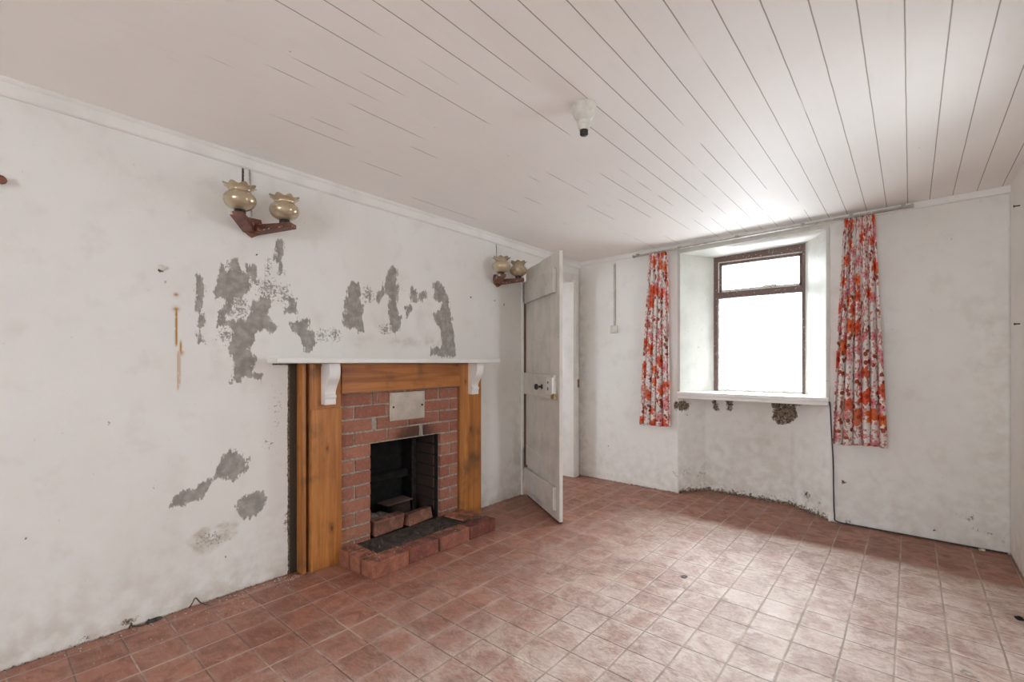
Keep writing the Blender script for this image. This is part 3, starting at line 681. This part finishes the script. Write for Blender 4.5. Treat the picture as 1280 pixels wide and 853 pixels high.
# ------------------------------------------------------------------ door frame and open door
df = empty('trim_3'); tag(df, 'white door frame in the corner behind the open door', 'trim', kind='structure')
MB().box(-.13, .016, DOOR_A-.012, DOOR_A+.012, 0, DOOR_H).build('jamb', M['doorlight'], df, .003)
MB().box(-.13, -.020, DOOR_A+.012, DOOR_A+.098, .26, DOOR_H-.12).build('raw_lining', M['rawwood'], df, .002)
MB().box(-.44, .020, DOOR_B-.006, DOOR_B+.020, 0, DOOR_H).build('jamb', M['doorlight'], df, .004)
MB().box(-.002, .030, DOOR_B+.008, DOOR_B+.075, 0, DOOR_H+.06).build('casing', M['doorlight'], df, .006)
MB().box(-.002, .026, DOOR_A+.02, DOOR_B+.01, DOOR_H-.012, DOOR_H+.058).build('casing', M['doorlight'], df, .005)
MB().box(-.44, -.002, DOOR_A, DOOR_B, DOOR_H-.02, DOOR_H+.004).build('head_lining', M['doorlight'], df, .003)
MB().box(.026, .034, DOOR_B+.045, DOOR_B+.078, .935, 1.02).build('latch_keep', M['brass'], df, .003)

dr = empty('door_1', (.045, 3.268, 0), -math.radians(32.9))
tag(dr, 'grubby white ledged plank door standing open beside the fireplace', 'door', kind='structure')
DW, DZ0, DZ1 = .786, .014, 2.032
b = MB(); xs = [0, .20, .395, .59, DW]
for i in range(4):
    b.box(xs[i]+(.002 if i else 0), xs[i+1]-(.002 if i < 3 else 0), 0, .028, DZ0, DZ1-.004*(i % 2))
b.build('door_boards', M['door'], dr, .004)
def ledge(x0, x1, z0, z1, name='ledge', d=.030, sl=0.0):
    MB().hexa([(x0,-d,z0),(x1,-d,z0),(x1,0,z0),(x0,0,z0),(x0,-d,z1),(x1,-d,z1+sl),(x1,0,z1+sl),(x0,0,z1)]).build(name, M['door'], dr, .007)
ledge(.035, .735, 1.722, 1.915); ledge(.02, .742, .918, 1.106); ledge(.03, .735, .085, .262)
ledge(.035, .36, .285, .475, 'repair_board', .014, -.04)
kn = MB().lathe([(.020,0),(.022,.004),(.010,.007),(.008,.030),(.018,.036),(.024,.044),(.025,.052),(.020,.060),(.008,.064)], 24, '-y', (.495, -.030, 1.005)).build('door_knob', M['black'], dr, smooth=True)
lk = MB().box(.625, .745, -.044, -.029, .955, 1.085).build('rim_lock', M['doorlight'], dr, .004)
MB().lathe([(.009,0),(.009,.003),(.005,.004)], 16, '-y', (.665, -.044, 1.045)).build('keyhole_cover', M['black'], lk)
MB().box(.661, .669, -.049, -.044, .985, 1.010).build('keyhole_cover', M['black'], lk)
MB().box(.715, .776, -.042, -.020, .925, .965).build('latch', M['brass'], dr, .004)
for zc, hh in ((1.828, .085), (.335, .085)):
    h = MB().box(.004, .040, -.008, .0, zc-hh, zc+hh).box(-.030, -.004, -.012, -.004, zc-hh, zc+hh)
    for k in range(5):
        z0 = zc-hh+2*hh*k/5
        h.lathe([(.009, z0+.002), (.009, z0+2*hh/5-.002)], 12, 'z', (0, -.010, 0))
    h.build('hinge', M['hinge'], dr, .001)
MB().box(.0, DW, .001, .027, .006, .014).build('door_foot', M['rawwood'], dr)

# ------------------------------------------------------------------ fireplace
fs_ = empty('fireplace_surround', (0, 1.94, 0)); tag(fs_, 'orange pine fireplace surround with white mantel shelf and scroll brackets', 'fireplace surround')
def P(o): o.location = (0, -1.94, 0); return o
SX = .085
P(MB().box(0, SX-.008, 1.224, 1.246, 0, 1.192).build('edge_trim', M['pine_v'], fs_, .006))
P(MB().box(0, .045, 1.2455, 1.2665, 0, 1.190).build('groove_shadow', M['rawwood'], fs_))  # dark filler, paints the shadow line into the groove
P(MB().box(0, SX-.010, 1.266, 1.458, 0, 1.192).build('pilaster', M['pine_v'], fs_, .003))
P(MB().box(SX-.010, SX, 1.270, 1.458, 0, .928).build('facing_board', M['pine_v'], fs_, .003))
P(MB().box(0, SX, 2.422, 2.652, .0, 1.192).build('pilaster', M['pine_v'], fs_, .004))
P(MB().hexa([(0,1.459,1.010),(SX,1.459,1.010),(SX,2.421,1.016),(0,2.421,1.016),(0,1.459,1.192),(SX,1.459,1.192),(SX,2.421,1.192),(0,2.421,1.192)]).build('header_board', M['pine_h'], fs_, .003))
P(MB().box(SX-.010, SX+.002, 1.30, 2.62, 1.176, 1.192).build('cover_strip', M['pine_h'], fs_, .004))
P(MB().prism([(0, 1.075), (.035, 1.05), (.205, 1.035), (.205, 2.745), (0, 2.755)], 1.194, 1.224, 2).build('mantel_shelf', M['white'], fs_, .006, 3))
cp = catmull([(.094, 0, 0), (.101, 0, -.026), (.100, 0, -.055), (.088, 0, -.092), (.064, 0, -.128), (.048, 0, -.158), (.044, 0, -.180)], 5)
cprof = [(0, 0)] + [(p[0], p[2]) for p in cp] + [(.054, -.186), (.054, -.200), (.048, -.206), (.048, -.240), (0, -.240)]
for y0 in (1.332, 2.505):
    P(MB().prism([(SX+.0005+a-(.010 if y0 < 2 else 0), 1.193+z) for a, z in cprof], y0, y0+.068, 1).build('scroll_bracket', M['white'], fs_, .003))
# prism over axis 1 keeps (x, z)

bf = empty('brick_fireplace', (0, 1.94, 0)); tag(bf, 'red brick fire opening with a sooty black firebox', 'fireplace')
BX, PIT, BH = .062, .0825, .0705
def rowz(r): return 1.004-PIT*r-BH, 1.004-PIT*r
bricks = []
top_rows = [
    [1.46, 1.675, 1.695, 1.725, 1.735, 1.825, 2.085, 2.225, 2.238, 2.42],
]
R = {0: [(1.462,1.672),(1.684,1.716),(1.728,1.93),(1.942,2.228),(2.240,2.418)],
     1: [(1.462,1.548),(1.560,1.782),(1.794,2.075),(2.087,2.332),(2.344,2.418)],
     2: [(1.462,1.676),(1.716,1.955),(1.967,2.228),(2.240,2.418)],
     3: [(1.462,1.548),(1.560,1.790),(1.802,2.055),(2.092,2.330),(2.342,2.418)]}
b = MB(); brs = MB()
def brick(m, y0, y1, z0, z1, x0=-.02, x1=BX):
    j = lambda s=.0018: random.uniform(-s, s)
    dx = j(.002)
    m.hexa([(x0,y0+j(),z0+j()),(x1+dx,y0+j(),z0+j()),(x1+dx,y1+j(),z0+j()),(x0,y1+j(),z0+j()),(x0,y0+j(),z1+j()),(x1+dx,y0+j(),z1+j()),(x1+dx,y1+j(),z1+j()),(x0,y1+j(),z1+j())])
for r in range(4):
    for a, c in R[r]: brick(b, a, c, *rowz(r))
for r in range(4, 12):
    z0, z1 = rowz(r)
    if r == 11: z0 = .02
    if r % 2 == 0:
        brick(b, 1.462, 1.669, z0, z1); brick(b, 2.250, 2.418, z0, z1)
    else:
        brick(b, 1.462, 1.552, z0, z1); brick(b, 1.563, 1.669, z0, z1); brick(b, 2.250, 2.338, z0, z1); brick(b, 2.350, 2.418, z0, z1)
    # inner cheek of the opening
    brick(b, 2.238, 2.247, z0, z1, -.20, -.001)
P(b.build('brick_facing', M['brick'], bf, .0035, 2))
mo = MB().box(-.01, BX-.007, 1.459, 1.667, 0, 1.0095).box(-.01, BX-.007, 2.253, 2.421, 0, 1.0095).box(-.01, BX-.007, 1.667, 2.253, .6785, 1.0095)
P(mo.build('mortar_bed', M['mortar'], bf))
# firebox lining, open to the room
fbx = MB().box(-.205, .03, 2.2405, 2.252, 0, .70)
def sheet(m, pts, th):
    v = [Vector(p) for p in pts]; nrm = (v[1]-v[0]).cross(v[2]-v[0]).normalized()*th
    m.hexa([*v, *[p+nrm for p in v]])
sheet(fbx, [(-.33,1.72,0),(-.33,2.20,0),(-.33,2.20,.68),(-.33,1.72,.68)], -.02)
sheet(fbx, [(.0,1.676,0),(-.33,1.72,0),(-.33,1.72,.68),(.0,1.676,.68)], -.004)
sheet(fbx, [(-.2,2.242,0),(-.33,2.20,0),(-.33,2.20,.68),(-.2,2.242,.68)], .004)
sheet(fbx, [(.0,1.674,.675),(.0,2.243,.675),(-.34,2.243,.675),(-.34,1.674,.675)], -.004)
sheet(fbx, [(.0,1.674,.005),(.0,2.243,.005),(-.34,2.243,.005),(-.34,1.674,.005)], .06)
P(fbx.build('firebox', M['soot'], bf))
P(MB().box(-.31, -.24, 1.725, 2.19, .33, .385).build('fireback_ledge', M['soot'], bf, .012))
P(MB().box(-.215, -.200, 2.196, 2.238, .065, .67).build('iron_strip', M['iron'], bf, .003))
pl = P(MB().box(BX+.001, BX+.010, 1.806, 2.096, .808, .998).build('metal_plate', M['plate'], bf, .004))
pl2 = MB().box(BX+.010, BX+.013, 1.818, 2.084, .820, .986).build('raised_panel', M['plate'], pl, .003)
for y in (1.832, 2.070):
    MB().lathe([(.0075, 0), (.007, .003), (.003, .0045)], 14, 'x', (BX+.013, y, .902)).build('screw', M['screw'], pl)

# hearth
he = empty('hearth', (.25, 1.94, 0)); tag(he, 'low sooty hearth edged with red bricks', 'hearth')
def H(o): o.location = (-.25, -1.94, 0); return o
H(MB().box(.064, .335, 1.545, 2.345, 0, .074).build('hearth_slab', M['hearth'], he, .004))
def hb(x0, x1, y0, y1, z1, mat='hearthbrick'):
    m = MB(); brick(m, y0, y1, .0, z1, x0, x1); H(m.build('edge_brick', M[mat], he, .006, 2))
hb(.322, .432, 1.440, 1.690, .092, 'hearthbrick'); hb(.318, .420, 1.698, 1.930, .090); hb(.322, .430, 1.940, 2.188, .092); hb(.322, .426, 2.198, 2.450, .086)
hb(.205, .316, 1.436, 1.548, .090); hb(.088, .198, 1.438, 1.550, .088); hb(.088, .316, 2.350, 2.452, .076, 'sootbrick')
# loose pieces in and on the fireplace
def loose_brick(name, loc, size, rot, label, mat, cat='brick', group=None, bev=.008):
    m = MB(); a, b_, c = (s/2 for s in size)
    j = lambda: random.uniform(-.006, .006)
    m.hexa([(sx*a+j(), sy*b_+j(), sz*c+j()*.3) for sz in (-1, 1) for sx, sy in ((-1,-1),(1,-1),(1,1),(-1,1))])
    o = m.build(name, M[mat], None, bev, 2); o.location = loc; o.rotation_euler = rot
    tag(o, label, cat, group); return o
loose_brick('loose_brick', (.024, 1.815, .1255), (.072, .235, .098), (0, math.radians(4), math.radians(4)), 'larger grey-brown loose brick on edge across the left of the grate', 'sootbrick', group='loose bricks in the grate')
loose_brick('loose_brick', (.020, 2.075, .112), (.075, .220, .082), (0, math.radians(-6), math.radians(5)), 'darker loose brick lying across the right of the grate', 'sootbrick', group='loose bricks in the grate')
loose_brick('loose_brick', (-.10, 2.02, .158), (.09, .11, .075), (math.radians(5), 0, math.radians(25)), 'broken half brick in the firebox under the thin board', 'sootbrick', group='loose bricks in the grate')
def rock(name, loc, r, label, mat, seed, cat='stone', group=None):
    bm = bmesh.new(); bmesh.ops.create_icosphere(bm, subdivisions=3, radius=1)
    for v in bm.verts:
        d = 1+.35*mnoise.noise(v.co*1.3+Vector((seed, 0, 0)))+.12*mnoise.noise(v.co*4+Vector((0, seed, 0)))
        v.co = Vector((v.co.x*r[0]*d, v.co.y*r[1]*d, v.co.z*r[2]*d))
    me = bpy.data.meshes.new(name); bm.to_mesh(me); bm.free(); me.materials.append(M[mat])
    o = bpy.data.objects.new(name, me); COL.objects.link(o); o.location = loc
    tag(o, label, cat, group); return o
rock('stone', (-.05, 1.735, .130), (.055, .05, .075), 'upright grey stone at the left inside the firebox', 'stone', 2.0)
rock('stone', (-.14, 1.86, .105), (.07, .08, .05), 'low dark stone in the ash behind the loose bricks', 'stone', 5.3)
loose_brick('charred_board', (-.11, 1.98, .213), (.10, .26, .010), (math.radians(-3), math.radians(3), math.radians(10)), 'thin scorched board lying on rubble inside the firebox', 'char', 'board', bev=.002)
loose_brick('broken_tile', (.19, 2.335, .088), (.17, .17, .012), (0, math.radians(2), math.radians(12)), 'flat broken red tile lying on the right end of the hearth', 'hearthbrick', 'tile', bev=.002)

# ------------------------------------------------------------------ wall lamps
def wall_lamp(y, z, label, k):
    r = empty('wall_lamp', (0, y, z)); tag(r, label, 'wall lamp', 'double wall lamps above the fireplace wall')
    MB().prism([(-.040, .040), (.040, .040), (.050, .0), (.034, -.040), (0, -.062), (-.034, -.040), (-.050, 0)], 0.0, .026, 0).build('back_plate', M['teak'], r, .003)
    # two tapering teak arms, splayed out from the plate
    for s in (-1, 1):
        e = (.150, s*.108)
        m = MB(); dx, dy = e[0]-.02, e[1]-s*.01; L = math.hypot(dx, dy); px, py = -dy/L*.030, dx/L*.030
        a = (.012, s*.014); q = (e[0]+dx/L*.050, e[1]+dy/L*.050)
        m.hexa([(a[0]-px,a[1]-py,-.040),(q[0]-px,q[1]-py,-.012),(q[0]+px,q[1]+py,-.012),(a[0]+px,a[1]+py,-.040),
                (a[0]-px,a[1]-py,.004),(q[0]-px,q[1]-py,.010),(q[0]+px,q[1]+py,.010),(a[0]+px,a[1]+py,.004)])
        arm = m.build('lamp_arm', M['splash'], r, .003)
        MB().lathe([(.024, .008), (.026, .012), (.026, .026), (.022, .030)], 24, 'z', (e[0], e[1], 0)).build('shade_cup', M['black'], arm)
        prof = catmull([(.024, .028, 0), (.045, .036, 0), (.066, .055, 0), (.074, .078, 0), (.068, .100, 0), (.053, .114, 0), (.049, .120, 0), (.052, .129, 0), (.061, .139, 0), (.071, .146, 0)], 4)
        nP = len(prof)
        def ruf(i, rr, hh, a_, nP=nP):
            f = max(0, (i-nP*.62)/(nP*.38)); c = math.cos(8*a_+k)
            return rr*(1+.11*f*c), hh+.0045*f*c
        sh = MB().lathe([(p[0], p[1]) for p in prof], 60, 'z', (e[0], e[1], 0), ruf, caps=False).build('glass_shade', M['shade'], r, smooth=True)
        so = sh.modifiers.new('Solidify', 'SOLIDIFY'); so.thickness = .0025; so.offset = -1
    ztop = ceil_z(0, y)-.070-z
    MB().tube(catmull([(.010, -.003, .05), (.008, -.004, .12), (.006, -.010, ztop-.03), (.006, -.012, ztop+.002)], 5), .0045 if k < 1 else .0035).build('supply_cable', M['greycable'], r)
    return r
wall_lamp(.985, 1.925, 'double wall lamp with frilled amber glass shades, high left of the mantel', 0.4)
wall_lamp(2.925, 1.900, 'double wall lamp with frilled amber glass shades, beside the open door', 1.1)

# ------------------------------------------------------------------ ceiling lampholder
cz = ceil_z(1.61, 1.72)
cl = empty('ceiling_lampholder', (1.61, 1.72, cz)); tag(cl, 'white bakelite ceiling lampholder without a bulb', 'light fitting')
MB().lathe([(.051, .002), (.053, -.006), (.051, -.020), (.046, -.040), (.038, -.055), (.030, -.063), (.028, -.066)], 40).build('ceiling_rose', M['plastic'], cl, smooth=True)
MB().lathe([(.028, -.064), (.030, -.068), (.030, -.078), (.026, -.081), (.024, -.084), (.026, -.087), (.0255, -.094), (.022, -.098), (.022, -.104), (.019, -.108)], 36).build('lampholder_skirt', M['plastic'], cl, smooth=True)
MB().lathe([(.0185, -.106), (.0175, -.126), (.016, -.128)], 30).build('bulb_socket', M['black'], cl, smooth=True)

# ------------------------------------------------------------------ curtains and rail
cr = empty('curtain_rail', (1.67, 4.15, 2.25)); tag(cr, 'long off-white curtain rail above the window', 'curtain rail')
def rl(x): return 2.214+(x-.66)*.0235-2.25
def railbox(m, y0, y1, dz0, dz1, x0=.66, x1=2.685):
    m.hexa([(x0-1.67,y0,rl(x0)+dz0),(x1-1.67,y0,rl(x1)+dz0),(x1-1.67,y1,rl(x1)+dz0),(x0-1.67,y1,rl(x0)+dz0),(x0-1.67,y0,rl(x0)+dz1),(x1-1.67,y0,rl(x1)+dz1),(x1-1.67,y1,rl(x1)+dz1),(x0-1.67,y1,rl(x0)+dz1)])
m = MB(); railbox(m, -.012, .0, -.010, .004); railbox(m, .0, .010, .000, .004); railbox(m, -.022, -.012, -.010, -.007); m.build('rail_track', M['alu'], cr, .001)
m = MB(); railbox(m, .022, .034, -.004, .008); m.build('rail_track', M['alu'], cr, .001)
for x in (.70, 1.10, 1.58, 2.05, 2.35, 2.64):
    MB().box(x-1.67-.011, x-1.67+.011, -.016, .072, rl(x)+.004, rl(x)+.016).box(x-1.67-.012, x-1.67+.012, -.018, -.010, rl(x)-.014, rl(x)+.014).build('rail_bracket', M['alu'], cr, .002)
for x in (.66, 2.685):
    MB().box(x-1.67-.008, x-1.67+.008, -.020, .012, rl(x)-.014, rl(x)+.008).build('end_stop', M['alu'], cr, .002)

def curtain(xt, xb, zt, zb, fabric, pleats, seed, label, skew):
    ns, nz = 150, 70; vs, uv = [], []
    r_ = random.Random(seed); ph = r_.uniform(0, 6)
    root_x = (xt[0]+xt[1])/2
    for j in range(nz+1):
        q = j/nz; z = zt+(zb-zt)*q
        e = q**.9
        xl = xt[0]+(xb[0]-xt[0])*e; xr = xt[1]+(xb[1]-xt[1])*e
        for i in range(ns+1):
            s_ = i/ns
            s2 = s_+.012*math.sin(7*s_+3*q+seed)+.006*math.sin(23*s_+seed*2)
            amp = .016+.020*min(1, q*1.5)
            w = math.sin(2*PI*pleats*s2+ph+.22*math.sin(2.3*q+seed))
            w = .72*w+.25*math.sin(2*PI*pleats*2*s2+1.3+.3*q)*(1-q*.6)+.28*math.sin(2*PI*(pleats*.5)*s2+seed+1.2*q)*q
            x = xl+(xr-xl)*s_+.010*q*math.cos(2*PI*pleats*s2+ph)
            y = 4.132+amp*w-.010*q
            zz = z+(.006*math.sin(5*s_+seed) if q > .97 else 0)+(.004*math.sin(2*PI*pleats*2*s_)*(1-q)**6)
            vs.append((x-root_x, y-4.132, zz-zt)); uv.append((s_*fabric+skew, (1-q)*(zt-zb)))
    fs = [(j*(ns+1)+i, j*(ns+1)+i+1, (j+1)*(ns+1)+i+1, (j+1)*(ns+1)+i) for j in range(nz) for i in range(ns)]
    root = empty('curtain', (root_x, 4.132, zt)); tag(root, label, 'curtain', 'floral curtains at the window')
    o = MB().add(vs, fs).build('curtain_cloth', M['curtain'], root, smooth=True)
    ul = o.data.uv_layers.new(name='UVMap')
    for l in o.data.loops: ul.data[l.index].uv = uv[l.vertex_index]
    so = o.modifiers.new('Solidify', 'SOLIDIFY'); so.thickness = .0016
    for k in range(5):
        x = xt[0]+(xt[1]-xt[0])*(k+.5)/5
        a = math.radians(90)
        pts = [(x-root_x, -.002+.008*math.cos(t*PI/6), .012+.010*math.sin(t*PI/6)) for t in range(-3, 10)]
        MB().tube(pts, .0016, 6).build('curtain_hook', M['plastic'], root)
    return root
curtain((.826, 1.004), (.742, 1.040), 2.208, .618, .52, 5, 1.7, 'orange and pink floral curtain hanging left of the window', 0.0)
curtain((2.312, 2.486), (2.232, 2.548), 2.238, .606, .66, 6, 4.2, 'orange and pink floral curtain hanging right of the window, beside the bare wall', 3.37)

# ------------------------------------------------------------------ switch box, cable and small fittings
sw = empty('wall_switch', (.420, D, 1.528)); tag(sw, 'small white surface box with twin cable running up to the ceiling', 'switch')
MB().box(-.036, .036, -.030, 0, -.038, .038).build('switch_box', M['plastic'], sw, .006, 3)
MB().box(-.031, .031, -.033, -.029, -.033, .033).build('cover_plate', M['plastic'], sw, .003)
MB().box(-.0065, .0065, -.006, 0, .036, .655).build('cable_trunking', M['plastic'], sw, .001)
for dx in (-.0085, .0085):
    MB().tube([(dx-.0005, -.003, .036), (dx+.0005, -.003, .25), (dx-.0005, -.003, .45), (dx, -.003, .655)], .0019).build('twin_cable', M['cable'], sw)
MB().box(-.012, .010, -.010, 0, .640, .662).build('cable_clip', M['plastic'], sw, .002)
cab = catmull([(2.212, 4.206, .905), (2.218, 4.208, .86), (2.224, 4.211, .70), (2.236, 4.211, .45), (2.238, 4.212, .25), (2.244, 4.210, .06), (2.262, 4.205, .014), (2.40, 4.205, .010), (2.7, 4.207, .009), (2.95, 4.204, .009), (3.135, 4.205, .009)], 6)
tag(MB().tube(cab, .0048).build('cable', M['cable'], smooth=True), 'black cable running from the sill corner down and along the floor', 'cable')
def nail(name, loc, d, L, r, mat, label, cat='nail', group=None):
    a = Vector(loc); e = a+Vector(d).normalized()*L
    m = MB().tube([a, a+(e-a)*.85, a+(e-a)*.86, e], [r, r, r*2.0, r*2.0], 10)
    o = m.build(name, M[mat], smooth=False); 
    bpy.context.view_layer.update()
    for v in o.data.vertices: v.co -= a
    o.location = a; tag(o, label, cat, group); return o
nail('wall_plug', (0, .590, 1.640), (1, -.1, .25), .016, .007, 'plastic', 'stubby white wall plug above the rust streak')
nail('wall_peg', (0, .074, 1.895), (1, .25, .15), .034, .009, 'peg', 'reddish wooden peg at the far left edge of the wall', 'peg')
nail('wall_nail', (W, 3.90, 2.094), (-1, 0, .0), .026, .0035, 'screw', 'upper dark nail in the right wall, near the ceiling', 'nail')
nail('wall_nail', (W, 3.90, 1.419), (-1, 0, .0), .024, .0035, 'screw', 'lower dark nail in the right wall, at mid height', 'nail')
tw = catmull([(.012, .700, .006), (.020, .712, .030), (.016, .725, .045), (.030, .742, .020), (.045, .765, .006)], 4)
tag(MB().tube(tw, .003, 6).build('twig', M['twig'], smooth=True), 'thin dry twig against the foot of the left wall', 'twig')
tw2 = catmull([(.012, .470, .005), (.016, .478, .026), (.018, .482, .012), (.03, .52, .006), (.02, .54, .020)], 4)
tag(MB().tube(tw2, .0032, 6).build('twig', M['twig'], smooth=True), 'short crooked twig by the wall at the lower left', 'twig')
rock('debris_lump', (.016, .560, .005), (.012, .034, .010), 'flat dark lump of debris against the left wall', 'ash', 3.1, 'debris')
rock('debris_lump', (3.06, 3.19, .005), (.014, .018, .007), 'black lump of debris on the tiles by the right wall', 'soot', 7.7, 'debris')
rock('plaster_flake', (2.84, 2.50, .004), (.020, .014, .006), 'white plaster flake on the tiles at the lower right', 'crumb', 9.2, 'debris')
rock('debris_lump', (1.715, 2.60, .003), (.014, .022, .003), 'small dark crumb of debris on the middle of the floor', 'stone', 4.4, 'debris')
rock('plaster_flake', (3.02, 4.185, .008), (.016, .012, .010), 'plaster lump by the cable near the right corner', 'crumb', 1.2, 'debris')
def crumbs(name, spots, mat, label, seed):
    r_ = random.Random(seed); m = MB()
    for (x0, x1, y0, y1, z, n, s0, s1) in spots:
        for _ in range(n):
            x, y, s = r_.uniform(x0, x1), r_.uniform(y0, y1), r_.uniform(s0, s1)
            a = r_.uniform(0, 6); c, d = math.cos(a)*s, math.sin(a)*s
            m.add([(x+c,y+d,z),(x-d,y+c,z),(x-c,y-d,z),(x+d*.7,y-c*.7,z),(x+c*.3,y+d*.2,z+s*1.1)], [(0,3,2,1),(0,1,4),(1,2,4),(2,3,4),(3,0,4)])
    tag(m.build(name, M[mat]), label, 'crumbs', kind='stuff')
crumbs('plaster_crumbs', [(.335,.41,1.46,2.42,.0935,16,.0015,.0045),(.1,.3,1.45,1.53,.0915,12,.0015,.005)], 'crumb', 'pale plaster crumbs lying on the hearth bricks', 5)
crumbs('plaster_crumbs', [(.01,.06,.2,1.15,0,90,.0015,.005),(.05,.25,.3,1.15,0,60,.0015,.004),(.02,.09,1.1,1.21,.0,40,.0015,.004)], 'crumb', 'pale plaster crumbs along the foot of the left wall', 8)
crumbs('plaster_crumbs', [(.46,.7,1.2,2.6,0,60,.0015,.004)], 'crumb', 'pale plaster crumbs on the tiles in front of the hearth', 9)
crumbs('ash_crumbs', [(.09,.31,1.56,2.33,.0745,160,.003,.011)], 'ash', 'black ash and cinders over the hearth slab', 6)
crumbs('ash_crumbs', [(-.3,-.02,1.74,2.2,.066,140,.006,.022)], 'ash', 'cinders on the floor of the firebox', 7)

# ------------------------------------------------------------------ light
wd = bpy.data.worlds.new('overcast_sky'); scene.world = wd; wd.use_nodes = True
nt = wd.node_tree; bg = nt.nodes['Background']
tc = nt.nodes.new('ShaderNodeTexCoord'); sp = nt.nodes.new('ShaderNodeSeparateXYZ'); nt.links.new(tc.outputs['Generated'], sp.inputs[0])
mr = nt.nodes.new('ShaderNodeMapRange'); nt.links.new(sp.outputs['Z'], mr.inputs[0]); mr.inputs[1].default_value = .1; mr.inputs[2].default_value = .85; mr.inputs[3].default_value = 13.0; mr.inputs[4].default_value = 42.0
nt.links.new(mr.outputs[0], bg.inputs['Strength']); bg.inputs['Color'].default_value = (.905, .98, 1.04, 1)
def portal(name, loc, rot, sx, sy):
    l = bpy.data.lights.new(name, 'AREA'); l.shape = 'RECTANGLE'; l.size = sx; l.size_y = sy
    l.cycles.is_portal = True
    o = bpy.data.objects.new(name, l); COL.objects.link(o); o.location = loc; o.rotation_euler = rot
    return o
portal('sky_portal', (1.64, FY+.045, 1.56), (-PI/2, 0, 0), .74, 1.26)
portal('sky_portal', (W+.215, 2.475, 1.5), (0, PI/2, 0), .8, .45)
portal('sky_portal', (2.35, REAR-.215, 1.45), (PI/2, 0, 0), 1.2, 1.2)
portal('sky_portal', (-1.80, 2.9, 1.45), (0, -PI/2, 0), 1.0, .4)

# ------------------------------------------------------------------ camera
cd = bpy.data.cameras.new('camera'); cam = bpy.data.objects.new('camera', cd); COL.objects.link(cam)
F_PX, HY = 582.0, 453.0
cd.sensor_fit = 'HORIZONTAL'; cd.sensor_width = 36.0; cd.lens = F_PX/1280*36.0
cd.shift_y = (HY-426.5)/1280.0
cd.clip_start = .02
cam.location = (2.675, 0, 1.2); cam.rotation_euler = (PI/2, 0, math.atan(498/582))
scene.camera = cam

vs_ = scene.view_settings
vs_.view_transform = 'Standard'; vs_.look = 'None'; vs_.exposure = 0.33; vs_.gamma = 1.0; vs_.use_curve_mapping = False
cy = scene.cycles
cy.max_bounces = 14; cy.diffuse_bounces = 9; cy.glossy_bounces = 4; cy.transmission_bounces = 8; cy.transparent_max_bounces = 12
cy.use_denoising = True; cy.sample_clamp_indirect = 8.0
try:
    cy.denoiser = 'OPENIMAGEDENOISE'; cy.denoising_input_passes = 'RGB_ALBEDO_NORMAL'
except Exception: pass
